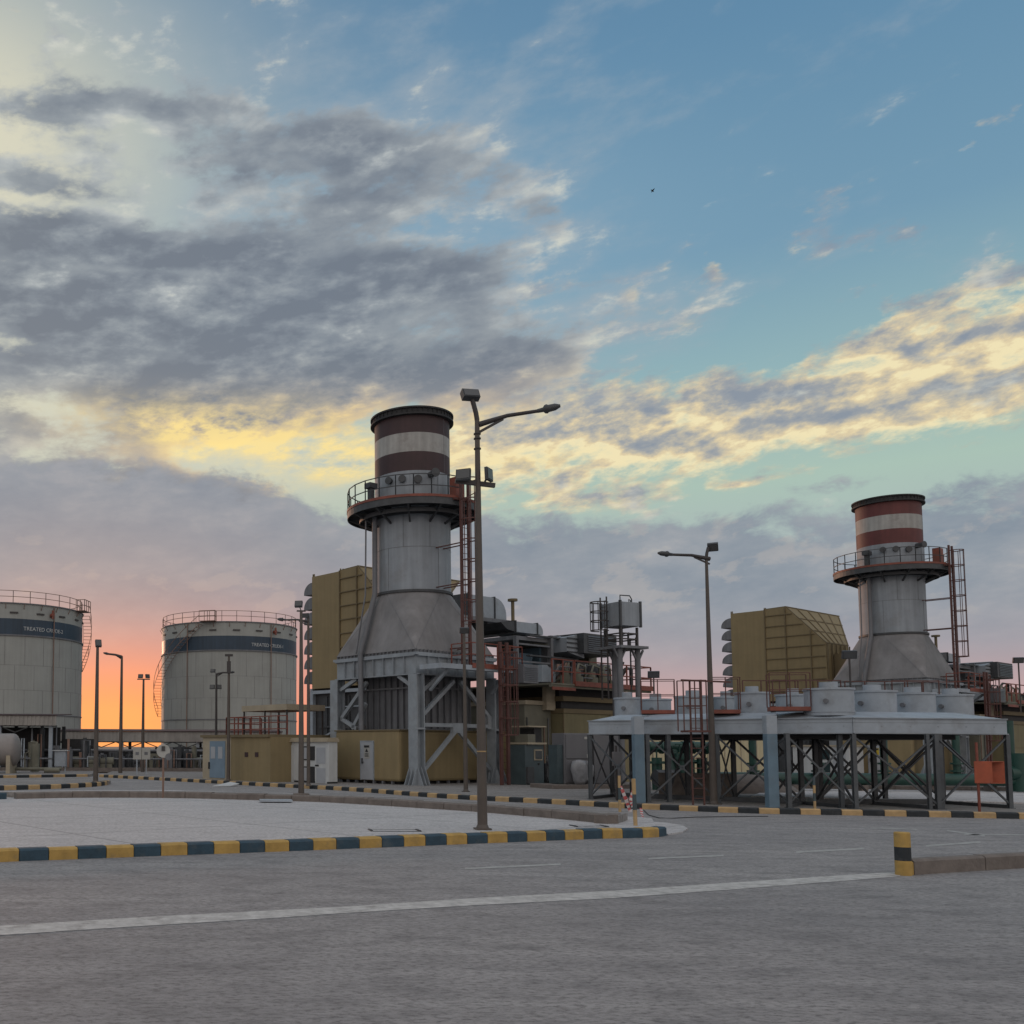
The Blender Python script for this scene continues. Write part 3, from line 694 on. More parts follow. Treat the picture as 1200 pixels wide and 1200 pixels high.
def make_filter(fr, label):
    t = thing('filter_house', label, 'air intake', fr, (11.7, 13, 0), group='inlet filter houses')
    b = MB(); b.box(7, 16.0, 12.95, 15.5, 5.4, 12.42); b.build('filter_casing', 'tan_panel', t)
    b = MB(); prof = [(12.95, 5.45), (12.95, 12.45), (11.4, 12.5), (8.65, 9.55), (8.6, 6.6), (9.6, 5.45)]
    AX = {12.95: 16.0, 11.4: 16.0, 8.65: 10.7, 8.6: 10.7, 9.6: 12.4}; nq = len(prof)
    b.add([(7.02, y, z) for y, z in prof] + [(AX[y], y, z) for y, z in prof], [tuple(range(nq))[::-1], tuple(range(nq, 2 * nq))] + [(q, (q + 1) % nq, nq + (q + 1) % nq, nq + q) for q in range(nq)]); b.build('transition_duct', 'tan_panel', t)
    b = MB()
    for k in range(8):
        z = 6.1 + k * .83; y1 = 8.7 if z < 9.6 else 8.7 + (z - 9.5) * .93
        b.box(6.94, 7.02, y1, 12.9, z, z + .06)
    for y, z1 in ((12.9, 12.45), (11.4, 12.5), (9.65, 10.6)): b.box(6.92, 7.02, y - .03, y + .03, 5.5, z1)
    for k in range(6):
        x = 7.1 + k * 1.75; x2 = 7.1 + k * .71; b.bar((x, 11.4, 12.53), (x2, 8.65, 9.58), .07, .09); b.box(x2 - .03, x2 + .03, 8.52, 8.6, 6.7, 9.5); b.bar((x, 12.95, 12.48), (x, 11.4, 12.53), .06, .07)
    for k in range(4):
        f = k / 3; b.bar((7.05, 11.4 - 2.75 * f, 12.53 - 2.95 * f), (16.0 - 5.3 * f, 11.4 - 2.75 * f, 12.53 - 2.95 * f), .07, .07)
    b.build('stiffening_rib', 'tan_dark', t)
    b = MB()
    for y in (15.4, 15.5, 12.95):
        b.bar((7.1, y, 12.42), (7.1, y, 12.6), .06)
    for k in range(6): b.bar((7.3 + k * 1.45, 12.95, 12.4), (7.3 + k * 1.45, 12.95, 12.62), .05)
    b.bar((7.05, 12.95, 12.5), (16.0, 12.95, 12.5), .06); b.build('roof_trim', 'tan_dark', t)
    for k in range(7):
        z = 5.75 + k * .93; b = MB(); n = 8
        pr = [(15.5, z), (15.5, z + .74)] + [(15.5 + .78 * math.sin(math.pi / 2 * i / n), z + .08 + .66 * math.cos(math.pi / 2 * i / n)) for i in range(n + 1)] + [(16.28, z)]
        b.prism(pr, 7.0, 16.0, 'x'); b.build('weather_hood', 'casing_steel' if k else 'louver', t)
    # legs and bracing
    b = MB()
    for x in (7.15, 11.5, 15.8):
        for y in ((9.7, 12.9, 15.6) if x < 9 else (12.9, 15.6)): b.box(x - .13, x + .13, y - .13, y + .13, 0.13, 5.3)
    for y in (9.7, 12.9, 15.6): b.box(7.0, 12.0 if y < 10 else 15.95, y - .1, y + .1, 5.3, 5.42)
    b.box(7.02, 7.2, 9.8, 15.5, 5.08, 5.28); b.box(7.02, 7.1, 9.8, 15.5, 4.2, 4.26)
    b.bar((7.1, 15.4, 2.1), (7.1, 13.0, 3.0), .1)
    b.build('support_frame', 'pale_steel', t)
    b = MB(); b.box(7.35, 15.5, 10.2, 15.75, .13, 5.12)  # dark box added between the legs, standing in for the shaded interior
    for k in range(5): b.box(7.27, 7.35, 10.4 + k, 10.5 + k, .3, 4.9)
    b.box(7.2, 7.34, 13.3, 15.1, 3.0, 3.1); b.build('dark_infill', 'dark_steel', t)
    # duct towards the turbine
    b = MB(); b.box(8.0, 10.5, 5.2, 8.55, 6.8, 8.8); b.build('inlet_duct', 'tan_dark', t)
    return t
make_filter(F1, 'tall tan intake house with curved hoods, half hidden behind the maroon banded stack')
make_filter(F2, 'tan intake house with ribbed sloping roof, left of the bright red banded stack')

def lever(b, x, y, z, ax):
    b.bar((x, y, z), (x, y, z + .12), .03); b.tube([(x, y, z), (x - .07, y, z), (x - .07, y - .14, z - .02)], .016, 6)
def make_enclosure(fr, label, win):
    YL = F1.pt(393, 900, 'a', -.35).y; D0 = F1.pt(438, 900, 'a', -.35).y; D1 = F1.pt(424, 900, 'a', -.35).y
    t = thing('equipment_enclosure', label, 'cabin', fr, (4.2, 3.5, 0), group='low tan enclosures under the exhaust stacks')
    b = MB(); b.box(-.35, 7.6, .75, YL, .26, 2.6); b.build('wall', 'tan_panel', t, .12)
    b = MB(); b.box(-.39, 7.64, .71, YL + .04, 2.57, 2.63); b.build('roof_edge', 'tan_dark', t)
    b = MB(); b.box(-.1, 7.4, 1.0, YL - .2, .13, .27); b.build('skid', 'dark', t)
    b = MB()
    for k in range(9): b.box(-.36, -.2, 1.2 + k * .6, 1.28 + k * .6, .13, .27); b.box(.8 + k * .7, .88 + k * .7, .76, .9, .13, .27)
    b.build('foot', 'casing_steel', t)
    X = -.35; W_ = D1 - D0
    d = MB(); d.box(X - .055, X, D0, D1, .30, 2.08); d = d.build('door', 'grey_door', t, .01)
    f = MB(); f.box(X - .07, X, D0 - .04, D0, .28, 2.12); f.box(X - .07, X, D1, D1 + .04, .28, 2.12); f.box(X - .07, X, D0, D1, 2.08, 2.12); f.build('frame', 'pale_steel', d)
    h = MB(); h.box(X - .10, X - .055, D1 - .13, D1 - .07, 1.05, 1.30); h.bar((X - .10, D1 - .10, 1.12), (X - .10, D1 - .23, 1.12), .03); h.build('handle', 'dark_steel', d)
    m_ = (D0 + D1) / 2
    n = MB(); n.box(X - .065, X - .055, m_ - .19, m_ + .19, 1.28 if win == 1 else 1.5, 1.92); n.build('warning_sign', 'sign_white' if win == 1 else 'sign_yellow', d)
    n = MB(); n.box(X - .075, X - .065, m_ - .17, m_ + .17, 1.80, 1.90); n.prism([(m_, 1.76), (m_ - .1, 1.59), (m_ + .1, 1.59)], X - .075, X - .065, 'x')
    if win == 1:
        for z in (1.50, 1.44, 1.38): n.box(X - .075, X - .065, m_ - .12, m_ + .12, z, z + .025)
    n.build('lettering', 'dark', d)
    return t
make_enclosure(F1, 'low tan enclosure with a grey door, inside the legs of the maroon banded stack', 1)
make_enclosure(F2, 'low tan enclosure seen through the cooler legs, door with a yellow sign', 2)

# ------------------------------------------------------------------ turbine blocks
def facebox(b, fr, plane, x0, y0, x1, y1, depth, ax='b'):
    """box whose front face covers a rectangle seen in the plane ax=plane"""
    p = fr.pt(x0, y0, ax, plane); q = fr.pt(x1, y1, ax, plane); r_ = fr.pt(x0, y1, ax, plane)
    z0, z1 = min(p.z, q.z), max(p.z, q.z)
    if ax == 'b': b.box(min(p.x, q.x), max(p.x, q.x), plane, plane + depth, z0, z1)
    else: b.box(plane, plane + depth, min(p.y, q.y), max(p.y, q.y), z0, z1)
    return b
def louvers(b, x0, x1, y, z0, z1, gap=.12, d=.05):
    z = z0 + .05
    while z < z1 - .05: b.add([(x0, y - d, z), (x1, y - d, z), (x1, y - .002, z + gap * .7), (x0, y - .002, z + gap * .7), (x0, y - .002, z), (x1, y - .002, z)], [(0, 1, 2, 3), (0, 4, 5, 1), (0, 3, 4), (1, 5, 2)]); z += gap
    return b
def make_block(fr, label, first):
    t = thing('turbine_house', label, 'industrial building', fr, (14, 2, 0), group='turbine houses')
    XE = F1.pt(764, 806, 'b', -1.9).x if first else 24.0
    b = MB(); b.box(9.3, XE - 1, -1.0, 8.0, .0, 3.55); b.build('wall', 'olive_panel', t)
    b = MB(); b.box(9.25, XE - .95, -1.06, 8.0, 3.56, 3.78); b.box(9.25, XE - .95, -1.06, 8, 4.16, 4.40); b.box(9.26, 9.32, -1.05, -.98, 0, 3.5)
    b.box(9.3, XE - 1, -1.03, -1.0, 2.0, 2.03); b.build('cornice', 'tan_dark', t)
    b = MB(); b.box(9.4, XE - 1.1, -.8, 7.9, 3.78, 4.16); b.box(9.4, XE - 1.1, -.7, 7.9, 4.4, 4.85)
    b.build('louver_band', 'dark', t)
    b = MB(); b.box(7.2, 9.24, -.3, 7.9, .0, 3.95); b.build('side_wall', 'drab_wall', t)
    b = MB(); b.box(7.15, 9.2, -.4, 7.9, 3.95, 4.15); b.box(8.6, 9.3, -.55, -.3, 3.7, 4.9); b.build('ledge', 'beige', t)
    # roof platform
    b = MB(); b.box(7.2, XE, -1.9, 7.9, 4.86, 4.94); b.bar((7.2, -1.8, 4.8), (XE, -1.8, 4.8), .12, .14); b.build('deck', 'drab_wall', t)
    b = MB(); b.box(9.0, XE + .05, -1.98, -1.905, 4.84, 5.08); b.build('toe_plate', 'red_steel', t)
    b = MB(); rail(b, [(9.1, -1.85, 4.94), (XE, -1.85, 4.94), (XE, 1.0, 4.94)], 1.15, 1, 1.9, .03); b.build('railing', 'red_steel', t)
    b = MB(); b.box(7.2, 9.0, -1.96, -1.905, 4.6, 4.75); rail(b, [(7.3, -1.85, 4.94), (9.0, -1.85, 4.94)], 1.15, 1, .9, .03); b.build('railing', 'red_steel', t)
    # machinery on the roof, all behind the railing
    def fb(nm, m, y, x0, y0, x1, y1, d): b = MB(); facebox(b, F1, y, x0, y0, x1, y1, d); return b.build(nm, m, t)
    # big exhaust duct boxes with a rounded end
    def roundduct(nm, px0, py0, px1, py1, pl, d, m):
        p = F1.pt(px0, py0, 'b', pl); q = F1.pt(px1, py1, 'b', pl); r_ = min((p.z - q.z) * .8, 1.1); n = 8
        pr = [(p.x, q.z), (p.x, p.z)] + [(q.x - r_ + r_ * math.sin(math.pi / 2 * i / n), p.z - r_ + r_ * math.cos(math.pi / 2 * i / n)) for i in range(n + 1)] + [(q.x, q.z)]
        b = MB(); b.prism(pr, pl, pl + d, 'y'); o = b.build(nm, m, t)
        b = MB(); xm = q.x - r_ - .05; b.box(xm - .04, xm + .04, pl - .05, pl + d + .05, q.z - .02, p.z + .05); b.box(p.x - .04, p.x + .04, pl - .05, pl + d + .05, q.z - .02, p.z + .05); b.build('flange', 'dark_steel', t)
        return p, q
    p, q = roundduct('vent_duct', 548, 696, 593.5, 727, 4.0, 2.4, 'pale_steel')
    b = MB(); b.box(p.x - .4, q.x + .2, 3.8, 6.5, q.z - .22, q.z - .02); b.prism([(q.x - 1.6, q.z - .22), (q.x + .1, q.z - .22), (q.x - .3, q.z - .9), (q.x - 1.2, q.z - .9)], 4.0, 6.2, 'y'); b.build('duct_support', 'casing_steel', t)
    p, q = roundduct('vent_duct', 604, 728, 636.5, 744, 2.0, 2.0, 'pale_steel')
    b = MB(); a0 = F1.pt(587, 729, 'b', 2.0); b.add([(a0.x, 2, a0.z), (p.x, 2, p.z), (p.x, 2, q.z), (a0.x + .5, 2, q.z + .1), (a0.x, 4, a0.z), (p.x, 4, p.z), (p.x, 4, q.z), (a0.x + .5, 4, q.z + .1)], [(0, 1, 2, 3), (4, 5, 6, 7), (0, 1, 5, 4), (1, 2, 6, 5), (2, 3, 7, 6), (3, 0, 4, 7)]); b.build('duct_cone', 'dark_steel', t)
    b = MB(); p = F1.pt(603, 744.5, 'b', 1.2); q = F1.pt(646, 748.5, 'b', 1.2); b.box(p.x, q.x, 1.2, 4.5, p.z - .2, p.z)
    for px in (604.5, 645): 
        c = F1.pt(px, 745, 'b', 1.1); b.box(c.x - .1, c.x + .1, 1.0, 1.2, 4.94, c.z)
        b.box(c.x - .1, c.x + .1, 4.3, 4.5, 4.94, c.z - .2)
    for z in (6.2, 7.1): b.box(F1.pt(604.5, 745, 'b', 1.1).x + .1, F1.pt(645, 745, 'b', 1.1).x - .1, 1.05, 1.12, z, z + .09)
    b.build('duct_frame', 'casing_steel', t)
    b = MB(); p = F1.pt(620, 749, 'b', 1.6); q = F1.pt(646, 757.5, 'b', 1.6)
    b.prism([(p.x, p.z - .01), (q.x, p.z - .01), (q.x - .45, q.z), (p.x + .5, q.z)], 1.6, 4.0, 'y'); b.build('hopper', 'drab_wall', t)
    fb('duct_panel', 'blue_steel', 2.2, 609, 765, 624, 781, 1.2); fb('duct_panel', 'blue_steel', 2.2, 632, 759, 642.5, 790, 1.4); fb('duct_panel', 'dark_steel', 2.6, 608, 781, 645, 802, 1.2)
    b = MB(); pr = [F1.pt(x, y, 'b', 1.8) for x, y in ((641.5, 747.5), (654, 744.2), (658.5, 747.5), (658.5, 768), (652, 801), (641.5, 801))]
    b.prism([(c.x, c.z) for c in pr], 1.8, 5.0, 'y'); b.build('sloped_casing', 'casing_steel', t)
    b = MB(); c = F1.pt(661.5, 745, 'b', 1.4); ladder(b, c.x, 1.4, 6.3, c.z, (1, 0, 0), (0, -1, 0), .3, .04, True, 6.9, .45); b.build('caged_ladder', 'dark_steel', t)
    p = F1.pt(664, 747, 'b', .6); q = F1.pt(682.5, 768, 'b', .6); p2 = F1.pt(684, 741.5, 'b', .6)
    b = MB(); b.prism([(p.x, q.z + .12), (p.x, p.z), (p2.x, p2.z), (p2.x, q.z - .15)], .6, 3.2, 'y'); b.build('intake_transition', 'stack_steel', t)
    b = MB()
    for k in range(4): z = q.z + .1 + k * (p.z - q.z - .1) / 3.2; b.box(p.x, p2.x, .54, .60, z, z + .06)
    b.build('stiffening_rib', 'dark_steel', t)
    q = F1.pt(723, 771, 'b', .2); p = F1.pt(684, 741.5, 'b', .2)
    b = MB(); b.box(p.x, q.x, .2, 3.4, q.z + .1, p.z); b.build('intake_box', 'dark_steel', t)
    b = MB(); louvers(b, p.x + .35, q.x - .06, .2, q.z + .16, p.z - .08, .11, .05); b.build('louver', 'louver', t)
    for x0, y0, x1, y1, y, m in ((663, 772, 672, 800, 1.6, 'casing_steel'), (676, 775, 690, 800, 1.2, 'dark_steel'), (690, 770, 700, 803, 1.8, 'drab_wall'), (647, 784, 662, 800, 3.2, 'dark_steel'), (700, 778, 716, 803, 2.2, 'casing_steel')):
        fb('machine_casing', m, y, x0, y0, x1, y1, 1.3)
    b = MB()
    for px, py in ((668, 795), (697, 793), (710, 795), (680, 796)):
        c = F1.pt(px, py, 'b', -.9); b = MB(); b.cyl((c.x, -.7), .32, 4.95, 5.45, 16); b.cyl((c.x, -.7), .2, 5.45, 5.75, 12)
        b.tube([(c.x, -.7, 5.7), (c.x + .2, -.7, 6.1), (c.x + .7, -.7, 6.0), (c.x + .9, -.6, 5.1)], .06, 6); b.build('pump', 'drab_wall', t)
    rn = random.Random(21 if first else 22); x0_, x1_ = 9.2, XE - .4
    for k in range(26):
        x = rn.uniform(x0_, x1_); y = rn.uniform(-1.2, .4); h_ = rn.uniform(.4, 1.5); m_ = rn.choice(['dark_steel', 'casing_steel', 'drab_wall', 'rust_pipe', 'dark_steel', 'pole_dark']); x2 = x + rn.uniform(-1.1, 1.1)
        b = MB(); b.tube([(x, y, 4.95), (x, y, 4.95 + h_), (x2, y, 4.95 + h_), (x2, y + .4, 4.95 + h_ * .5)], rn.uniform(.03, .085), 7); b.build('pipe', m_, t)
    for k in range(9):
        x = rn.uniform(x0_, x1_); y = rn.uniform(-.6, .9); b = MB(); b.box(x, x + rn.uniform(.25, .8), y, y + .5, 4.95, 4.95 + rn.uniform(.4, 1.3)); b.build('junction_box', rn.choice(['dark_steel', 'casing_steel', 'dark']), t)
    for zz in (6.55, 7.6):
        b = MB(); b.box(9.4, 13.5, 1.0, 1.25, zz, zz + .08); b.build('cable_tray', 'dark_steel', t)
    for k in range(6):
        x = 7.3 + k * .33; b = MB(); b.tube([(x, -.36, .14), (x, -.36, rn.uniform(1.2, 3.8))], .03, 6); b.build('conduit', rn.choice(['dark_steel', 'casing_steel', 'rust_pipe']), t)
    # packaged cooler hanging at the corner and white hopper piece
    p = F1.pt(613.5, 778, 'b', -2.2); q = F1.pt(631, 801, 'b', -2.2)
    b = MB(); b.box(p.x, q.x, -2.2, -1.4, q.z, p.z); o = b.build('air_conditioner', 'casing_steel', t)
    b = MB(); louvers(b, p.x + .06, q.x - .06, -2.2, q.z + .05, p.z - .05, .085, .03); b.build('louver', 'louver', o)
    b = MB(); pr = [F1.pt(x, y, 'b', -.2) for x, y in ((635, 779), (641, 779), (651, 790), (651, 799), (635, 799))]; b.prism([(c.x, c.z) for c in pr], -.2, 1.0, 'y'); b.build('white_hopper', 'pale_steel', t)
    c = F1.pt(600.7, 702, 'b', 3.0); c2 = F1.pt(601, 735, 'b', 3.0); b = MB(); b.tube([(c.x, 3, c2.z - 1), (c.x, 3, c.z - .1)], .09, 10); b.cyl((c.x, 3), .26, c.z - .12, c.z, 14); b.build('vent_pipe', 'tan_dark', t)
    return t
make_block(F1, 'olive turbine house with dark louvre bands, between the first stack and the cooler', True)
make_block(F2, 'turbine house at the right edge of the photo, behind the last cooling fans', False)

# cream hall seen under the coolers
t = thing('service_hall', 'pale cream hall wall seen between the cooler legs behind the green pipes', 'building', F1, (17, -3, 0))
p = F1.pt(742, 900, 'b', -2.2); q = F1.pt(905, 900, 'b', -2.2)
b = MB(); b.box(p.x, q.x, -2.2, -1.1, 0, 3.4); b.build('wall', 'cream_wall', t)
b = MB()
for k in range(9): x = p.x + (q.x - p.x) * k / 8; b.box(x - .03, x + .03, -2.24, -2.2, 0.1, 3.35)
b.box(p.x - .1, q.x + .1, -2.3, -1.0, 3.4, 3.55); b.build('cover_strip', 'beige', t)

# window cubicle, cabinets on a plinth, wrapped motor
t = thing('control_cubicle', 'dark blue-grey cubicle with a small window, right of the red ladder', 'cubicle', F1, (4.7, -2.1, 0))
p = F1.g(606.5, 921, .13); q = F1.g(631, 922.5, .13); a0 = 4.75; 
b = MB(); b.box(a0, a0 + 1.35, -2.2, -1.2, .13, 1.95); b.build('cabinet', 'teal_cubicle', t, .02)
b = MB(); b.box(a0 + .02, a0 + .5, -2.3, -2.2, .2, .95); b.build('lower_panel', 'dark_steel', t)
o = MB(); o.box(a0 + .62, a0 + 1.2, -2.24, -2.2, 1.25, 1.75); o = o.build('window', 'beige', t); n = MB(); n.box(a0 + .68, a0 + 1.14, -2.26, -2.24, 1.31, 1.69); n.build('glass', 'glass', o)
b = MB(); b.box(a0 + .9, a0 + .98, -2.25, -2.2, 1.05, 1.12); b.build('handle', 'dark', t)
t = thing('window_cooler', 'small air cooler on a shelf above the dark cubicle', 'air cooler', F1, (5.3, -1.8, 1.99))
b = MB(); b.box(4.75, 6.15, -2.35, -1.3, 1.99, 2.07); b.build('shelf', 'beige', t)
b = MB(); b.box(4.95, 5.5, -2.2, -1.5, 2.07, 2.45); b.build('cooler_box', 'drab_wall', t); b = MB(); b.box(5.55, 6.1, -2.1, -1.3, 2.07, 2.75); b.build('fan_box', 'dark', t); b = MB(); b.box(4.9, 6.2, -2.3, -1.3, 2.78, 2.84); b.build('rain_cover', 'beige', t)
FQ = Frame(14.1, 41.5, 12)
t = thing('switch_cabinet', 'tall dark grey double cabinet on a concrete plinth, left of the cooler', 'cabinet', FQ)
b = MB(); b.box(0, 1.32, 0, 1.0, .32, 2.45); b.build('cabinet_body', 'grey_cabinet', t, .015); b = MB(); b.box(1.36, 2.5, -.05, 1.0, .32, 2.42); b.build('cabinet_body', 'grey_cabinet', t, .015)
o = MB(); o.box(.06, 1.22, -.04, 0, 1.38, 2.40); o = o.build('door', 'grey_cabinet', t, .01); n = MB(); n.box(.92, 1.08, -.05, -.04, 2.2, 2.3); n.box(1.02, 1.13, -.05, -.04, 1.42, 1.56); n.build('label_plate', 'sign_white', o)
b = MB(); b.box(-.28, -.02, .1, .8, .32, 1.95); b.build('side_box', 'teal_cubicle', t)
b = MB(); b.box(.06, 1.26, -.03, 0, .4, 1.3); b.build('lower_door', 'grey_cabinet', t, .01)
b = MB(); b.box(-.9, 3.4, -.55, 1.3, .12, .30); b.build('plinth', 'kerb_grey', t, .02)
t = thing('wrapped_motor', 'motor wrapped in clear plastic sheet before the dark grey cabinet', 'motor', FQ, (.65, -.3, .3))
b = MB(); rnd = random.Random(4); n = 18; rings = []
for i, (z, rr) in enumerate([(.31, .18), (.45, .26), (.7, .33), (.95, .36), (1.15, .34), (1.28, .28), (1.33, .05)]):
    rings.append([(.52 + (rr + rnd.uniform(-.03, .03)) * math.cos(2 * math.pi * k / n) * 1.1, -.3 + (rr * .6 + rnd.uniform(-.02, .02)) * math.sin(2 * math.pi * k / n), z + rnd.uniform(-.01, .01)) for k in range(n)])
vs = [v for g0 in rings for v in g0]; b.add(vs, [(i * n + k, i * n + (k + 1) % n, (i + 1) * n + (k + 1) % n, (i + 1) * n + k) for i in range(6) for k in range(n)] + [tuple(range(n)), tuple(range(6 * n, 7 * n))], True)
b.build('plastic_sheet', 'plastic_wrap', t); b = MB(); b.tube([(.75, -.35, 1.2), (.98, -.4, 1.05), (1.0, -.35, .7), (.8, -.3, .5)], .12, 10); b.build('sheet_fold', 'plastic_wrap', t)
t = thing('valve_rack', 'dark rack of small valves between the cubicle and the cabinets', 'equipment', F1, (6.6, -2.2, .13))
b = MB()
for k in range(9): x = 6.35 + (k % 5) * .3; z = .3 + (k * .37) % 1.1; b.tube([(x, -2.2, .13), (x, -2.2, z + .4), (x + .25, -2.3, z + .4)], .05, 6); b.cyl((x, -2.3), .11, z, z + .16, 10)
b.build('valve_cluster', 'dark_steel', t); b = MB(); b.tube([(6.3, -2.6, .25), (7.4, -2.5, .25), (7.6, -2.3, .3)], .13, 10); b.build('pipe', 'drab_wall', t); b = MB(); b.box(6.3, 7.5, -2.1, -1.2, .13, 1.1); b.build('casing', 'dark_steel', t)

# overhead tank on its tower
FT = Frame(*at(731.5, 905, 46.5).xy, 23)
t = thing('header_tank', 'square grey header tank on a tall narrow tower behind the cooler', 'tank tower', FT)
def zt(y): return at(731.5, y, 46.5).z
zb, ztp, zd = zt(735), zt(707.5), zt(758.5)
b = MB(); b.box(-.62, .62, -.62, .62, zb, ztp); b.build('tank', 'stack_steel', t, .01)
b = MB(); 
for x, y in ((-.62, -.62), (.62, -.62), (-.62, .62), (.62, .62)): b.box(x - .05, x + .05, y - .05, y + .05, zb - .05, ztp + .06)
b.build('corner_angle', 'dark_steel', t)
b = MB()
for x, y in ((-.5, -.5), (.5, -.5), (-.5, .5), (.5, .5)): b.bar((x, y, zd), (x, y, zb - .05), .09)
for z in (zd + .35, zb - .35):
    for p, q in (((-.5, -.5), (.5, -.5)), ((.5, -.5), (.5, .5)), ((-.5, .5), (.5, .5)), ((-.5, -.5), (-.5, .5))): b.bar((*p, z), (*q, z), .06)
b.tube([(0, 0, zd), (0, 0, zb)], .09, 8); b.tube([(0, 0, zd + .6), (.35, -.1, zd + .7), (.35, -.1, zd)], .05, 6); b.build('upper_frame', 'pole_dark', t)
b = MB(); b.box(-.85, .85, -.85, .85, zd - .12, zd); b.build('deck', 'casing_steel', t)
for x, y in ((-.55, -.45), (.55, -.45), (.1, .55)):
    b = MB(); b.cyl((x, y), .13, .1, zd - .12, 16); b.bar((x, y, zd - .75), (x + .35, y, zd - .15), .08); b.bar((x, y, zd - .75), (x - .35, y, zd - .15), .08); b.build('leg', 'casing_steel', t)
b = MB(); b.tube([(-.45, -.45, ztp), (-.45, -.45, ztp + .32), (.3, -.3, ztp + .36), (.42, -.3, ztp + .2), (.42, -.3, ztp)], .03, 6); b.tube([(.55, 0, ztp), (.55, 0, ztp + .25), (.65, .0, ztp + .2), (.65, 0, ztp)], .025, 6); b.build('vent_pipe', 'dark_steel', t)
b = MB(); ladder(b, -.80, .25, zd - 2.5, ztp + .3, (0, 1, 0), (-1, 0, 0), .4, .04, True, zb - .2, .45); b.build('caged_ladder', 'pole_dark', t)
b = MB(); ladder(b, .85, .1, 1.0, zd + .5, (0, 1, 0), (1, 0, 0), .35, .04, False); b.build('ladder', 'pole_dark', t)

# ------------------------------------------------------------------ fin-fan cooler
t = thing('fan_cooler', 'long grey cooler bank on braced legs with round fan shrouds on top', 'cooler', Frame(17.4, 27.8, 0)); TO = (17.4, 27.8, 0); OFF[t.name] = TO
Cc = gnd(1003, 948, .13); Lc = gnd(692.5, 936.7, .13); L2 = gnd(760, 940.7, .13); M2 = gnd(925, 946.7, .13); R1 = gnd(1100, 948.7, .13); R2 = gnd(1184, 947.4, .13)
L0 = Vector((11.62, 32.35, 0)); dl = (Vector((Lc.x, Lc.y, 0)) - Vector((Cc.x, Cc.y, 0))).normalized(); dr = (Vector((R2.x, R2.y, 0)) - Vector((Cc.x, Cc.y, 0))).normalized()
nl = Vector((-dl.y, dl.x, 0)) * -1; nr = Vector((-dr.y, dr.x, 0))
if nl.y < 0: nl = -nl
if nr.y < 0: nr = -nr
zf0, zf1, zr = 2.27, 2.72, 2.93
Cp = Vector((Cc.x, Cc.y, 0)); Lp = Vector((Lc.x, Lc.y, 0)); Rp = Vector((R2.x, R2.y, 0)); R1p = Vector((R1.x, R1.y, 0)); M2p = Vector((M2.x, M2.y, 0)); L2p = Vector((L2.x, L2.y, 0))
bkL = Lp + nl * 7.2; bkR = Rp + nr * 6.8; mid = Cp + (nl + nr).normalized() * 8.2
outl = [Lp, Cp, Rp, bkR, mid, bkL]
def V3(p, z): return Vector((p.x, p.y, z))
inn = [Lp + nl * .9 - dl * .7, Cp + (nl + nr).normalized() * .95, Rp + nr * .9 - dr * .8, bkR - nr * .8 - dr * .8, mid - (nl + nr).normalized() * .9, bkL - nl * .8 - dl * .7]
b = MB(); n = 6
b.add([V3(p, zf1) for p in outl] + [V3(p, zr) for p in inn], [(k, (k + 1) % n, n + (k + 1) % n, n + k) for k in range(n)] + [tuple(range(n, 2 * n))])
b.build('roof_plate', 'pale_steel', t)
b = MB()
for a_, c_ in zip(outl, outl[1:] + outl[:1]):
    nn = (c_ - a_).normalized(); nn = Vector((nn.y, -nn.x, 0))
    b.bar(V3(a_, (zf0 + zf1) / 2), V3(c_, (zf0 + zf1) / 2), .05, zf1 - zf0 - .02)
b.build('fascia', 'pale_steel', t)
b = MB()
for a_, c_ in zip(outl, outl[1:] + outl[:1]):
    b.bar(V3(a_, zf1 - .005), V3(c_, zf1 - .005), .14, .03); b.bar(V3(a_, zf0 + .01), V3(c_, zf0 + .01), .16, .03); b.bar(V3(a_, zf1 - .13), V3(c_, zf1 - .13), .065, .015)
    L_ = (c_ - a_).length; k_ = 1
    while k_ * .9 < L_: q_ = a_.lerp(c_, k_ * .9 / L_); b.bar(V3(q_, zf0 + .2), V3(q_, zf0 + .23), .075, .03, up=(1, 0, 0)); k_ += 1
b.build('flange', 'frame_steel', t)
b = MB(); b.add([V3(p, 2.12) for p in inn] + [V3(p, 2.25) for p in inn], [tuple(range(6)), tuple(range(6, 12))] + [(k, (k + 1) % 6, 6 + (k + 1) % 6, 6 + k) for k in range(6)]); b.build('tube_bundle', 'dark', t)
# legs: outer row plus an inner row, and cross bracing
def leg(p, w_=.115, m='leg_steel', z1=2.27):
    b = MB(); hcol(b, p.x, p.y, .13, z1, w_, .025, 'x'); b.box(p.x - w_ * .8, p.x + w_ * .8, p.y - w_ * .8, p.y + w_ * .8, .125, .15); b.build('leg', m, t)
outer_l = [Lp, L2p, Lp.lerp(Cp, .33), Lp.lerp(Cp, .52), M2p, Cp]; outer_r = [Cp, R1p, Rp]
for p in outer_l: leg(p)
for p in outer_r[1:]: leg(p)
leg(Cp + dl * .35 + nl * .15); leg(R1p + nr * .1 + dr * .2); leg(R1p - dr * .22 + nr * .05, .09)
innl = [p + nl * 2.3 for p in outer_l[:-1]]; innr = [p + nr * 2.3 for p in (Cp + dr * .6, R1p, Rp)]
inn2 = [p + nr * 4.6 for p in (Cp + dr * .8, R1p, Rp)] + [p + nl * 4.6 for p in (Lp, Lp.lerp(Cp, .33))]
for p in innl + innr + inn2: leg(p, .12, 'dark_steel')
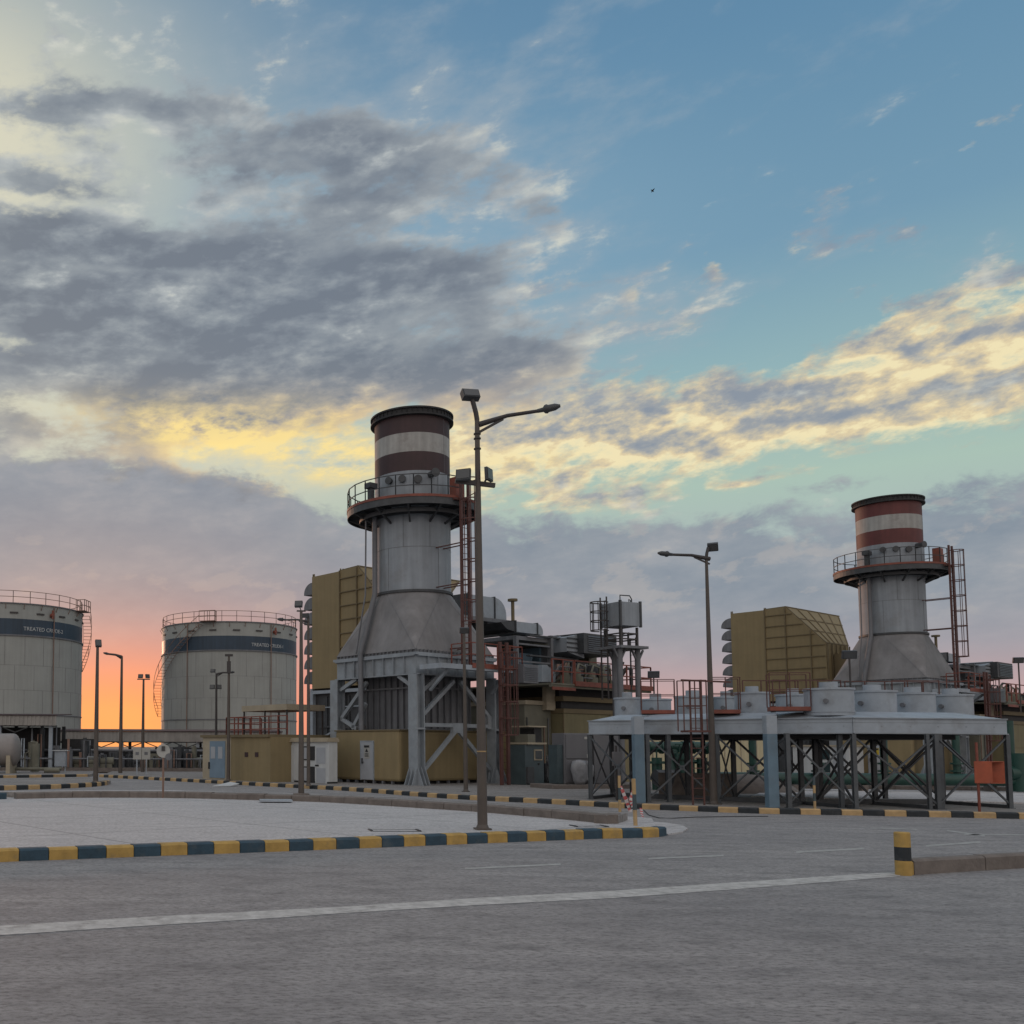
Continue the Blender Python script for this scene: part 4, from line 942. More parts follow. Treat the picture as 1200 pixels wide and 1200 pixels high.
def xb(p, q, m='leg_steel', w_=.036, plate=True):
    for z0, z1 in ((.25, 2.2), (2.2, .25)):
        b = MB(); b.bar(V3(p, z0), V3(q, z1), w_, w_ * 1.3); b.build('brace', m, t)
    if plate:
        c = p.lerp(q, .5); d = (q - p).normalized(); b = MB(); b.bar(V3(c - d * .07, 1.225), V3(c + d * .07, 1.225), .02, .15); b.build('gusset_plate', m, t)
xb(Lp, L2p); xb(L2p, Lp.lerp(Cp, .52)); xb(Lp.lerp(Cp, .52), M2p); xb(M2p, Cp); xb(Cp, R1p); xb(R1p, Rp)
for seq in (innl, innr, inn2[:3]):
    for p, q in zip(seq, seq[1:]): xb(p, q, 'dark_steel', .045, False)
xb(Rp, Rp + nr * 2.3, 'dark_steel'); xb(R1p, R1p + nr * 2.3, 'dark_steel', .045); xb(Cp, innr[0], 'dark_steel', .045); xb(Lp, innl[0], 'dark_steel'); xb(Lp.lerp(Cp, .52), innl[3], 'dark_steel')
b = MB()
for p in (Lp, Cp, Rp, R1p, M2p): 
    b.bar(V3(p, .17), V3(p + (nl if p is Lp or p is M2p else nr) * 2.3, .17), .1, .12)
b.bar(V3(innl[0], .2), V3(innl[-1], .2), .12, .16); b.bar(V3(innr[0], .2), V3(innr[-1], .2), .12, .16); b.build('base_beam', 'dark_steel', t)
# blue riser posts in front
for px, py, wx in ((751, 941, .30), (907.5, 946.6, .30)):
    p = gnd(px, py, .13); b = MB(); b.box(p.x - wx / 2, p.x + wx / 2, p.y - .02, p.y + .22, .13, 2.25); b.build('riser', 'blue_steel', t, .01)
    b = MB(); b.box(p.x - wx / 2, p.x + wx / 2, p.y - .02, p.y + .22, 2.25, 2.78); b.bar((p.x, p.y + .1, 2.8), (p.x + .6, p.y + 1.0, 2.86), .28, .03); b.build('riser_head', 'pale_steel', t)
# fans
fans = []
for px, py, px2, rr in ((977, 806, 0, .645), (1028, 809, 0, .63), (1075.5, 811.5, 0, .60), (1120, 813.5, 0, .60), (885, 810.7, 0, .50), (932.5, 813.2, 0, .49), (853, 816, 0, .42), (815, 815, 0, .56), (771, 818.7, 0, .52), (737, 817, 0, .42), (1066, 816, 1, .5), (1108, 817, 1, .5)):
    p = None
    r_ = ray(px, py + (0)); k = (3.62 - EYE) / r_.z; p = Vector((0, 0, EYE)) + r_ * k
    if px2: p = p + Vector((.3, .6, 0))
    cx, cy = p.x, p.y + rr * .4
    b = MB(); b.cyl((cx, cy), rr, 2.8, 3.6, 40); b.ring((cx, cy), rr, rr + .035, 3.55, 3.61, 40); b.ring((cx, cy), rr, rr + .02, 2.9, 2.94, 40)
    b.box(cx - rr - .005, cx - rr + .03, cy - .02, cy + .02, 2.85, 3.58); o = b.build('fan_shroud', 'pale_steel', t)
    b = MB(); b.cyl((cx, cy), rr * .38, 3.605, 3.80, 20); b.build('fan_motor', 'pale_steel', o)
    b = MB(); ang = R(-128 if px < 1000 else -150); b.tube([(cx + rr * math.cos(ang), cy + rr * math.sin(ang), 3.22), (cx + (rr + .08) * math.cos(ang), cy + (rr + .08) * math.sin(ang), 3.22)], .07, 10); b.build('cable_gland', 'casing_steel', o)
# red service platforms, rails, ladder
def redplat(x0, x1, yb, Y, posts=3, rails=True):
    p = at(x0, yb, Y); q = at(x1, yb, Y - .15); b = MB(); z = p.z
    b.add([V3(p, z - .12), V3(q, z - .12), V3(q, z), V3(p, z), V3(p + Vector((.35, .8, 0)), z - .12), V3(q + Vector((.35, .8, 0)), z - .12), V3(q + Vector((.35, .8, 0)), z), V3(p + Vector((.35, .8, 0)), z)],
          [(0, 1, 2, 3), (4, 5, 6, 7), (0, 1, 5, 4), (1, 2, 6, 5), (2, 3, 7, 6), (3, 0, 4, 7)]); b.build('service_platform', 'red_steel', t)
    if rails: b = MB(); rail(b, [V3(p, z), V3(q, z)], 1.0, 1, (q - p).length / (posts - 1) - .01, .012); rail(b, [V3(p + Vector((.35, .8, 0)), z), V3(q + Vector((.35, .8, 0)), z)], 1.0, 1, .7, .012); b.build('railing', 'ladder_red', t)
redplat(751.5, 791, 832, 32.2); redplat(834, 868, 831.5, 30.4); redplat(902.5, 950.5, 828, 29.0)
b = MB(); s0, s1 = at(812, 948, 29.6), at(826, 948, 29.6); c0 = (s0 + s1) / 2; ax = (s1 - s0).normalized(); ladder(b, c0.x, c0.y, .13, 3.9, (ax.x, ax.y, 0), (0, -1, 0), .34, .03, False)
b.build('ladder', 'ladder_red', t)
b = MB(); p = at(802, 857, 29.4); q = at(829, 857, 29.4); zt_ = at(810, 797, 29.4).z
for w_ in (0, .4): rail(b, [V3(p + Vector((0, w_, 0)), p.z), V3(q + Vector((0, w_, 0)), p.z)], zt_ - p.z, 1, .38 if w_ == 0 else .7, .014)
b.bar(V3(p, p.z), V3(q, p.z), .5, .06); b.bar(V3(p + Vector((-.05, 0, 0)), zt_), V3(at(856, 797, 30.2), zt_), .05); b.build('ladder_cage', 'ladder_red', t)
b = MB()
for x0, x1, yy, Y in ((905, 985, 797, 33), (990, 1060, 798.5, 33.5), (1045, 1100, 797.5, 34.5), (870, 935, 797.5, 34), (1060, 1120, 799, 33)):
    p = at(x0, yy, Y); q = at(x1, yy + 1, Y); b.bar(V3(p, p.z), V3(q, p.z), .03); b.bar(V3(p, p.z - .45), V3(q, p.z - .45), .025)
    for k in range(4): c = p.lerp(q, k / 3); b.bar(V3(c, 2.95), V3(c, p.z), .028)
b.build('back_railing', 'ladder_red', t)
# a small mast with a floodlight on the cooler
def flood(b, c, d, w_=.34, h_=.24, t_=.08):
    """flat lamp body at c facing direction d"""
    d = Vector(d).normalized(); s_ = d.cross(Vector((0, 0, 1))).normalized(); u_ = s_.cross(d)
    c = Vector(c); vs = [c + s_ * (i * w_ / 2) + u_ * (j * h_ / 2) + d * (k * t_ / 2) for k in (-1, 1) for i, j in ((-1, -1), (1, -1), (1, 1), (-1, 1))]
    b.add(vs, [(3, 2, 1, 0), (4, 5, 6, 7), (0, 1, 5, 4), (1, 2, 6, 5), (2, 3, 7, 6), (3, 0, 4, 7)]); return vs
def small_light(px, yt, yb, Y, label, r=.03, dirn=(-.3, -1, -.35)):
    p = at(px, yb, Y); q = at(px, yt, Y); t = thing('floodlight', label, 'floodlight', WF, (p.x, p.y, p.z), group='floodlights on thin masts')
    b = MB(); b.tube([p, V3(p, q.z)], r, 8); b.build('mast', 'pole_dark', t)
    b = MB(); flood(b, V3(p, q.z + .05), dirn, .42, .26, .1); o = b.build('lamp_head', 'dark_steel', t); d = Vector(dirn).normalized()
    b = MB(); flood(b, V3(p, q.z + .05) + d * .056, dirn, .34, .19, .012); b.build('lens', 'lamp_glass', o)
small_light(997, 769, 812, 31.5, 'thin mast with a square floodlight in front of the right stack hopper')
small_light(1196.5, 775, 835, 45, 'dark floodlight on a mast at the right edge of the photo')
small_light(767, 792, 832, 38, 'small floodlight on a short mast right of the header tank')

# ------------------------------------------------------------------ green pipework
def pipes(name, label, lst, m, extra=None, cat='pipes'):
    c = lst[0][0][0]; t = thing(name, label, cat, WF, (c[0], c[1], 0))
    for pts, r_ in lst: b = MB(); b.tube(pts, r_, 12); b.build('pipe', m, t)
    if extra: extra(t)
    return t
def W(px, py, Y): return at(px, py, Y)
def ex1(t):
    b = MB()
    for px in (775, 784, 800, 812):
        c = W(px, 876, 41); b.tube([c + Vector((-.05, 0, 0)), c + Vector((.05, 0, 0))], .27, 14)
    b.build('pipe_flange', 'green_pipe', t)
    for px, py in ((770, 905), (797, 900), (808, 903), (823, 905)):
        c = W(px, py, 40.5); b = MB(); b.cyl((c.x, c.y), .2, .13, c.z + .6, 12); b.cyl((c.x, c.y), .3, c.z + .35, c.z + .45, 12); b.ring((c.x, c.y), .14, .18, c.z + .95, c.z + .99, 14); b.tube([(c.x, c.y, c.z + .6), (c.x, c.y, c.z + .98)], .03, 6); b.build('valve', 'green_pipe', t)
    b = MB(); c = W(768, 911, 40); b.tube([c, c + Vector((.9, .1, 0))], .32, 14); b.build('pump_motor', 'dark_steel', t)
pipes('green_pipework', 'green cooling-water pipes and valves under the left half of the cooler',
      [([W(760, 875.5, 41), W(828, 875.5, 41)], .22), ([W(787, 880, 41), W(788, 915, 40.6)], .27), ([W(765, 911, 40.6), W(836, 911, 40.6)], .2), ([W(806, 880, 41), W(806, 908, 41)], .12), ([W(828, 872, 41), W(833, 880, 41)], .3)], 'green_pipe', ex1, 'pipework')
def ex2(t):
    for px in (883, 959, 1037, 1122, 1186):
        c = W(px, 912, 39.5); b = MB(); b.tube([V3(c, c.z - .05), V3(c, 3.0)], .14, 12); b.tube([V3(c, c.z + .55), V3(c, c.z + .62)], .24, 12); b.tube([V3(c, c.z + .25), V3(c, c.z + .32)], .24, 12); b.build('riser_pipe', 'green_pipe', t)
    c = W(1196, 910, 39); b = MB(); b.cyl((c.x, c.y), .35, .2, 1.7, 12); b.tube([(c.x - .5, c.y, .9), (c.x + .5, c.y, .9)], .3, 12); b.build('valve', 'green_pipe', t)
    for px in (845, 930, 1010, 1090, 1160): c = W(px, 914, 39.6); b = MB(); b.box(c.x - .12, c.x + .12, c.y - .2, c.y + .2, .1, c.z - .2); b.build('pipe_support', 'kerb_grey', t)
pipes('green_main_pipe', 'long horizontal green pipe running to the right behind the cooler legs', [([W(832, 911.5, 40.2), W(1000, 913, 39.6), W(1215, 914.5, 39)], .24)], 'green_pipe', ex2, 'pipe')
# mound and low wall seen under the cooler, pale slab and kerb behind it
slab('paving', [gnd(880, 934, .13), gnd(1200, 942, .13), gnd(1500, 946, .13), gnd(1500, 930, .13), gnd(1200, 928.5, .13), gnd(905, 925, .13)], 'paving', .12, .17)
k2 = smooth_line(gp([(905, 923.5), (1000, 925.5), (1200, 928.5), (1500, 931)], .13), 4); kerb('kerb', k2, ['kerb_grey'], 1, h=.22, wd=.3, blk=.9, z0=.13, seed=31)
k3 = smooth_line(gp([(890, 918.8), (1000, 919.6), (1200, 921.2), (1500, 924)], .13), 4); kerb('painted_kerb', k3, ['paint_yellow_far', 'paint_black'], 1, h=.17, wd=.2, blk=.75, z0=.13, seed=33)
b = MB(); rnd = random.Random(2); c = gnd(886, 930, .13); n = 16; rings = []
for i, (z, rr) in enumerate([(0, 1.5), (.25, 1.35), (.5, 1.0), (.68, .5), (.72, .1)]): rings.append([(c.x + rr * (1 + rnd.uniform(-.1, .1)) * math.cos(2 * math.pi * k / n) * 1.3, c.y + .8 + rr * .7 * math.sin(2 * math.pi * k / n), .12 + z) for k in range(n)])
vs = [v for g0 in rings for v in g0]; b.add(vs, [(i * n + k, i * n + (k + 1) % n, (i + 1) * n + (k + 1) % n, (i + 1) * n + k) for i in range(4) for k in range(n)] + [tuple(range(4 * n, 5 * n))], True)
o = b.build('sand_mound', 'kerb_grey'); tag(o, 'low grey mound on the apron behind the cooler legs', 'mound')
b = MB(); p = gnd(772, 934, .13); q = gnd(862, 936, .13); b.bar(V3(p, .55), V3(q, .55), .25, .85); o = b.build('low_wall', 'kerb_grey'); tag(o, 'low dark wall under the left half of the cooler', 'wall')

# ------------------------------------------------------------------ unit 2 front cabinets seen through the legs
FW = F2
t = thing('white_cabinet', 'white electrical cabinet with doors seen through the right half of the cooler', 'cabinet', F2, (-3, 5, 0), group='white electrical cabinets')
b = MB(); b.box(-3.2, -1.2, 3.2, 6.5, .2, 2.0); b.build('cabinet_body', 'white_paint', t); b = MB(); b.box(-3.3, -1.1, 3.1, 6.6, 2.0, 2.1); b.build('roof', 'beige', t)
b = MB(); b.box(-3.24, -3.2, 3.4, 4.1, .3, 1.9); b.build('door', 'grey_door', t); b = MB(); b.box(-3.24, -3.2, 4.3, 4.8, 1.2, 1.8); b.box(-3.24, -3.2, 4.3, 4.8, .4, 1.0); b.build('window', 'glass', t)
t = thing('white_cabinet', 'white electrical cabinet with two tall windows, beside the low yellow kiosk', 'cabinet', F1, (-2.5, 4.5, 0), group='white electrical cabinets')
def A1(px, py): return F1.pt(px, py, 'a', -2.3)
yl = A1(318, 880).y; yr = A1(385, 880).y; zt0 = A1(350, 869.5).z
b = MB(); b.box(-2.3, -1.75, yr, yl, .2, zt0); b.build('cabinet_body', 'white_paint', t, .01)
b = MB(); b.box(-2.42, -1.7, yr - .06, yl + .06, zt0, zt0 + .12); b.box(-2.38, -1.72, yr - .03, yl + .03, zt0 + .12, zt0 + .2); b.build('roof', 'beige', t)
b = MB(); b.box(-2.32, -1.77, yr - .02, yl + .02, .12, .2); b.build('skid', 'dark', t)
def apanel(nm, x0, x1, y0, y1, m, par=None, off=.03, pl=-2.3):
    p = F1.pt(x0, y0, 'a', pl); q = F1.pt(x1, y1, 'a', pl); b = MB(); b.box(pl - off, pl, min(p.y, q.y), max(p.y, q.y), min(p.z, q.z), max(p.z, q.z))
    o = b.build(nm, m, par or t); return o
def chld(nm, x0, x1, y0, y1, m, par, off, pl=-2.3):
    o = apanel(nm, x0, x1, y0, y1, m, par, off, pl); o.location = (0, 0, 0); return o
d = apanel('door', 318.8, 330, 873.5, 919, 'white_paint'); chld('vent', 321, 327.5, 909, 914.5, 'louver', d, .045); chld('label_plate', 320, 326.5, 900.5, 903.5, 'sign_white', d, .045); chld('handle', 319, 328, 893.5, 895, 'casing_steel', d, .05)
apanel('door', 331, 345, 873.5, 919.5, 'white_paint')
for y0, y1 in ((874.5, 891), (898, 916.5)):
    d = apanel('window', 356, 369, y0, y1, 'dark'); chld('glass', 357, 362.5, y0 + 1.5, y1 - 1.5, 'grey_door', d, .04)
d = apanel('door', 370, 383.5, 874, 920, 'white_paint', None, .03); chld('frame', 371.5, 382, 876, 895, 'grey_door', d, .045); chld('frame', 371.5, 382, 900, 918, 'grey_door', d, .045); chld('handle', 370.5, 374, 896, 898, 'dark', d, .07)
# yellow kiosk
t = thing('kiosk', 'low yellow flat-roofed kiosk with a blue-grey door, below the right storage tank', 'building', F1, (-3, 8.5, 0))
yl = F1.pt(238, 880, 'a', -3.6).y; ym = F1.pt(271, 880, 'a', -3.6).y; yr = F1.pt(317, 880, 'a', -3.6).y; zt0 = F1.pt(280, 864, 'a', -3.6).z
b = MB(); b.box(-3.6, .5, yr, ym, .1, zt0); b.build('wall', 'tan_panel', t)
b = MB(); b.box(-3.62, .5, ym, yl, .1, zt0); b.build('entrance_wall', 'beige', t)
b = MB(); b.box(-3.72, .6, yr, yl + .1, zt0, zt0 + .13); b.build('roof', 'tan_dark', t)
apw = dict(pl=-3.62)
d = apanel('door', 246.5, 264, 868.5, 912, 'blue_door', None, .04, -3.62)
for x0 in (248, 256.5): chld('window', x0, x0 + 5, 875, 889, 'grey_door', d, .055, -3.62); 
chld('handle', 245.3, 246.8, 893, 901, 'dark', d, .08, -3.62)
for px in (289, 301): apanel('vent', px - 1.8, px + 1.8, 881.5, 887, 'maroon', None, .03, -3.6)
# canopy platform behind the kiosk
t = thing('canopy_platform', 'red railed platform under a flat beige canopy above the kiosk', 'platform', F1, (-1, 6.5, 0))
b = MB(); p = F1.pt(297, 828, 'a', -.2); q = F1.pt(350, 831, 'a', -.2); b.box(-1.0, 1.6, q.y, p.y, p.z - .3, p.z); b.build('canopy', 'beige', t)
b = MB(); z0 = F1.pt(300, 862, 'a', -.5).z; b.box(-1.0, 1.6, q.y, p.y + 1.6, z0 - .2, z0); b.build('deck', 'red_steel', t)
for x in (-.9, 1.5):
    for y in (q.y + .1, (p.y + q.y) / 2, p.y - .1): b = MB(); b.bar((x, y, z0), (x, y, p.z - .3), .07); b.build('post', 'pole_dark', t)
b = MB(); rail(b, [(-.95, q.y, z0), (-.95, p.y + 1.5, z0), (1.5, p.y + 1.5, z0)], 1.0, 2, .75, .025); b.build('railing', 'red_steel', t)
b = MB(); b.box(1.0, 1.6, q.y, p.y + 1.0, .1, z0 - .2); b.build('back_wall', 'drab_wall', t); b = MB()
for x in (-.9,): 
    for y in (q.y + .1, p.y + 1.3): b.bar((x, y, .1), (x, y, z0 - .2), .1)
b.build('leg', 'red_steel', t)

# ------------------------------------------------------------------ lamp posts
def lamp_arm(t, base, tip, r=.04, m='pole_dark'):
    base = Vector(base); tip = Vector(tip); d = tip - base; b = MB()
    m1 = base + d * .35 + Vector((0, 0, .05)); m2 = base + d * .72
    b.tube([base, m1, m2], r, 10, radii=[r * 1.5, r, r * .9]); dz_ = Vector((d.x, d.y, 0)).normalized(); b.prism([(0, 0), (0, 0), (0, 0)], 0, 0) if False else None
    b.bar(base - Vector((0, 0, .16)), base + d * .3 - Vector((0, 0, -.0)), .03, .05)
    o = b.build('arm', m, t)
    b = MB(); dd = (tip - m2); L = dd.length; n = dd.normalized(); b.tube([m2, m2 + n * .12, m2 + n * .15, m2 + n * (L * .42), m2 + n * (L * .5), m2 + n * (L - .1), tip], .06, 10, radii=[r, r * 1.2, .085, .095, .075, .07, .03])
    b.build('lantern', 'dark_steel' if m == 'pole_dark' else m, t)
def pole(name, label, px, py, ytop, r0=.11, r1=.05, z=.13, m='pole', base=.0, Y=None, lean=0, group='lamp posts around the plant'):
    p = gnd(px, py, z) if Y is None else V3(at(px, py, Y), at(px, py, Y).z); zt_ = at(px, ytop, p.y).z
    t = thing(name, label, 'lamp post', WF, (p.x, p.y, p.z), group=group)
    b = MB(); b.tube([p, V3(p, p.z + (zt_ - p.z) * .5), V3(p + Vector((lean, 0, 0)), zt_)], r0, 14, radii=[r0, (r0 + r1) / 2 * 1.03, r1]); b.build('pole', m, t)
    b = MB()
    if base: b.box(p.x - base, p.x + base, p.y - base, p.y + base, p.z - .35, p.z + .01); b.build('plinth', 'kerb_grey', t, .02)
    else: b.box(p.x - r0 * 1.5, p.x + r0 * 1.5, p.y - r0 * 1.5, p.y + r0 * 1.5, p.z, p.z + .03); b.cyl(p, r0 * 1.35, p.z + .03, p.z + .10, 14, r0 * 1.02); b.build('base_plate', m, t)
    return t, p, zt_
def lamphead(t, c, d, w_=.4, h_=.3, th=.1, post=None):
    b = MB(); flood(b, c, d, w_, h_, th)
    if post is not None: b.bar(post, c, .03)
    o = b.build('floodlight', 'dark_steel', t); dn = Vector(d).normalized(); b = MB(); flood(b, Vector(c) + dn * (th / 2 + .004), d, w_ * .86, h_ * .8, .012); b.build('lens', 'lamp_glass', o)
# the tall one in front
t, p, zt_ = pole('lamp_post', 'tallest lamp post standing alone on the pale paving in front of the left stack', 565.5, 972, 490, .10, .048, .165)
k = at(559, 471, p.y); k2 = at(554.5, 467, p.y)
b = MB(); b.tube([V3(p, zt_ - .05), (p.x - .02, p.y, zt_ + .1), (p.x - .10, p.y, zt_ + .42)], .05, 10); b.build('neck', 'pole_dark', t)
c = at(551, 463, p.y); lamphead(t, c, (.15, -1, .55), .36, .22, .14)
lamp_arm(t, at(561.5, 497.5, p.y), at(656.5, 475.5, p.y - .35), .04)
b = MB()
za = at(560, 567, p.y).z; b.bar(at(533.5, 563.5, p.y), at(580, 569, p.y), .07, .09); b.build('cross_bar', 'pole_dark', t)
lamphead(t, at(543, 556.5, p.y - .1), (-.45, -1, .25), .30, .24, .08, at(549, 563, p.y)); lamphead(t, at(572.7, 556, p.y - .05), (1, -.75, .05), .30, .26, .06, at(568, 565, p.y))
b = MB()
for y_ in (508.5, 514, 526): z = at(559, y_, p.y).z; b.ring((p.x, p.y), .04, .075, z - .012, z + .012, 14)
b.build('clamp', 'pole_dark', t); b = MB(); z = at(563, 880.5, p.y).z; b.ring((p.x, p.y), .06, .094, z - .012, z + .012, 18); b.build('band', 'paint_yellow_far', t)
# second post, behind the cooler ladder
t, p, zt_ = pole('lamp_post', 'lamp post right of centre with its arm pointing left, before the cooler', 836.5, 942.5, 652, .11, .042, .13)
b = MB(); b.tube([V3(p, zt_ - .05), (p.x + .02, p.y, zt_ + .1), (p.x + .07, p.y, zt_ + .28)], .045, 10); b.build('neck', 'pole_dark', t)
c = at(835.3, 641, p.y); lamphead(t, c, (-.35, -.6, -.5), .3, .26, .1)
lamp_arm(t, at(831.5, 655, p.y), at(771, 648, p.y - .2), .045)
# slim post in front of the left stack legs
t, p, zt_ = pole('lamp_post', 'thin grey post just left of the tallest lamp post', 546, 928, 742, .085, .05, .13)
lamphead(t, V3(p, zt_ + .1) + Vector((0, -.05, 0)), (0, -1, -.5), .34, .22, .1)
# pair in front of the white cabinets
t, p, zt_ = pole('lamp_post', 'dark post with one floodlight on a concrete plinth, before the white cabinet', 353, 930, 716, .095, .045, .36, 'pole', .24)
lamphead(t, at(350, 708, p.y), (-.25, -.9, .35), .24, .2, .1, V3(p, zt_)); b = MB(); b.box(p.x - .14, p.x + .14, p.y - .04, p.y + .04, zt_ - .02, zt_ + .02); b.build('bracket', 'pole_dark', t)
t, p, zt_ = pole('lamp_post', 'post with a short arm to the left, touching the intake house hoods', 361.5, 921, 722, .085, .05, .13)
lamp_arm(t, V3(p, zt_ - .25), at(325, 725.5, p.y), .04); lamphead(t, V3(p, zt_ + .02) + Vector((-.12, -.05, 0)), (-.4, -.9, -.2), .28, .2, .08)
# left group
t, p, zt_ = pole('lamp_post', 'leftmost lamp post, topped by a tilted floodlight against the orange sky', 112, 917, 758, .12, .065, .14)
lamphead(t, at(115.3, 754, p.y), (.3, -.9, .4), .28, .34, .14, V3(p, zt_))
t, p, zt_ = pole('lamp_post', 'lamp post with an arm to the left, between the two storage tanks', 141, 907.5, 769, .13, .07, .05)
lamp_arm(t, V3(p, zt_ - .05), at(121, 765, p.y), .07)
t, p, zt_ = pole('lamp_post', 'shorter post carrying two floodlights between the storage tanks', 167, 906.5, 796, .12, .065, .03)
b = MB(); b.bar(V3(p, zt_) + Vector((-.42, 0, 0)), V3(p, zt_) + Vector((.42, 0, 0)), .07); b.build('cross_bar', 'pole_dark', t)
lamphead(t, V3(p, zt_ + .2) + Vector((-.2, 0, 0)), (-.2, -1, .3), .32, .26, .1); lamphead(t, V3(p, zt_ + .2) + Vector((.26, 0, 0)), (.7, -.8, .2), .3, .26, .1)
t, p, zt_ = pole('lamp_post', 'dark post standing against the right storage tank, before the kiosk', 267.5, 915, 768, .10, .055, .13)
b = MB(); b.box(p.x - .2, p.x + .2, p.y - .06, p.y + .06, zt_ - .05, zt_ + .06); b.bar(V3(p, zt_ - .9), V3(p, zt_ - .3), .2); b.build('lamp_bracket', 'pole_dark', t)
t, p, zt_ = pole('lamp_post', 'thin post behind the kiosk with two low floodlights and a curved arm', 253, 900, 790, .09, .06, .13, 'pole_dark', Y=60)
lamp_arm(t, V3(p, zt_), at(275, 787.5, p.y), .05); lamphead(t, at(249.5, 786, p.y), (-.4, -.9, .3), .3, .2, .1, V3(p, zt_))
lamphead(t, at(248.7, 805, p.y), (-.4, -.9, .2), .3, .26, .1, V3(p, at(253, 808, p.y).z)); lamphead(t, at(256.7, 805, p.y), (.4, -.9, .2), .3, .26, .1, V3(p, at(253, 808, p.y).z))

# ------------------------------------------------------------------ storage tanks
def glyph_text(s, size, m, parent):
    cu = bpy.data.curves.new('tmp', 'FONT'); cu.body = s; cu.size = size; cu.align_x = 'CENTER'; cu.extrude = .01
    o = bpy.data.objects.new('tmp', cu); COL.objects.link(o); bpy.context.view_layer.update()
    dg = bpy.context.evaluated_depsgraph_get(); me = bpy.data.meshes.new_from_object(o.evaluated_get(dg)); bpy.data.objects.remove(o); return me
def storage_tank(pxc, Y, rad, label, text, tx, bandz, stair0, stair1, top=14.9):
    c = at(pxc, 880, Y); cx, cy = c.x, c.y; t = thing('storage_tank', label, 'storage tank', WF, (cx, cy, 0), group='crude oil storage tanks')
    C = (cx, cy); base = math.atan2(-cy, -cx)
    def pl(r, a, z): return Vector((cx + r * math.cos(a), cy + r * math.sin(a), z))
    b = MB(); z0_, z1_ = bandz; b.cyl(C, rad, 0, z0_, 96, cap=False); b.m = 1; b.cyl(C, rad, z0_, z1_, 96, cap=False); b.m = 0; b.cyl(C, rad, z1_, top, 96, cap=False); b.cyl(C, rad + .05, top, top + .9, 96, 0.3)
    b.build('shell', ['tank_paint', 'tank_blue'], t)
    b = MB()
    for z, w_, r_ in ((z0_ - .05, .12, .12), (top - .02, .10, .10), (4.6, .10, .07)): b.ring(C, rad, rad + r_, z, z + w_, 96)
    b.build('wind_girder', 'casing_steel', t)
    b = MB()
    for i, z in enumerate((2.4, 6.9, 9.2)): b.ring(C, rad - .01, rad + .008, z, z + .03, 96)
    rows = [0, 2.4, 4.6, 6.9, 9.2, z0_]
    for i in range(5):
        for k in range(26): 
            a = base + (k + .5 * (i % 2)) * 2 * math.pi / 26; b.bar(pl(rad + .002, a, rows[i]), pl(rad + .002, a, rows[i + 1]), .028, up=(0, 1, 0))
    b.build('weld_seam', 'hopper_steel', t)
    b = MB(); rail(b, [pl(rad - .05, 2 * math.pi * k / 30, top + .1) for k in range(30)], 1.1, 1, 9, .025, True); b.build('railing', 'rust_pipe', t)
    for k in range(9):
        b = MB(); a = base + (k - 4) * .33 + .1; p_ = pl(rad + .06, a, top - .85); d = Vector((-math.sin(a), math.cos(a), 0)); b.bar(p_ - d * .38, p_ + d * .38, .08, .14); b.build('shell_vent', 'pole_dark', t)
    for k in range(14): b = MB(); a = base + (k - 7) * .22; b.bar(pl(rad, a, top - .5), pl(rad + .25, a, top - .05), .05); b.build('bracket', 'rust_pipe', t)
    b = MB(); a = base + tx + .08; b.tube([pl(rad + .05, a, top - .9), pl(rad + .35, a, top - .8)], .18, 10); b.tube([pl(rad + .3, a, top - 1.2), pl(rad + .3, a, top - .4)], .1, 8); b.build('foam_pourer', 'red_steel', t)
    for off_ in (-.62, .62): b = MB(); b.tube([pl(rad + .12, base + off_, .2), pl(rad + .12, base + off_, top - .1)], .05, 6); b.build('riser_pipe', 'rust_pipe', t)
    # spiral stair
    b = MB(); n = int(abs(stair1[1] - stair0[1]) / .30) + 1; prev = None
    for k in range(n):
        f = k / (n - 1); a = base + stair0[0] + (stair1[0] - stair0[0]) * f; z = stair0[1] + (stair1[1] - stair0[1]) * f
        i_, o_ = pl(rad + .12, a, z), pl(rad + .9, a, z); b.bar(i_, o_, .10, .035)
        if prev:
            b.bar(prev[0], i_, .03, .05); b.bar(prev[1], o_, .03, .07)
            u1 = Vector((0, 0, 1.0)); b.bar(prev[1] + u1, o_ + u1, .045); 
        if k % 5 == 0: b.bar(o_, o_ + Vector((0, 0, 1.0)), .04)
        prev = (i_, o_)
    b.build('spiral_stair', 'rust_pipe', t)
    b = MB(); a = base + stair1[0]; 
    q0 = [pl(rad + .1, a, top), pl(rad + 1.0, a, top), pl(rad + 1.0, a + (.2 if stair1[0] > stair0[0] else -.2), top), pl(rad + .1, a + (.2 if stair1[0] > stair0[0] else -.2), top)]
    b.add([v for v in q0] + [v + Vector((0, 0, .06)) for v in q0], [(0, 1, 2, 3), (4, 5, 6, 7), (0, 1, 5, 4), (1, 2, 6, 5), (2, 3, 7, 6), (3, 0, 4, 7)]); rail(b, [q0[1], q0[2], q0[3]], 1.1, 1, .5, .03); b.build('landing', 'rust_pipe', t)
    # lettering, bent round the shell
    me = glyph_text(text, .50, None, t); 
    for v in me.vertices:
        a = base + tx + v.co.x / rad; rr = rad + .012 + v.co.z; v.co = Vector((cx + rr * math.cos(a), cy + rr * math.sin(a), (z0_ + z1_) / 2 - .28 + v.co.y))
    me.materials.clear(); me.materials.append(M['text_white']); o = bpy.data.objects.new('lettering', me); COL.objects.link(o); o.parent = t; o.location = (-cx, -cy, 0)
    return t
storage_tank(268, 110, 7.55, 'white storage tank lettered TREATED CRUDE-1, its stair on the left side', 'TREATED CRUDE-1', .60, (11.9, 13.45), (-1.85, 5.2), (-.38, 14.6))
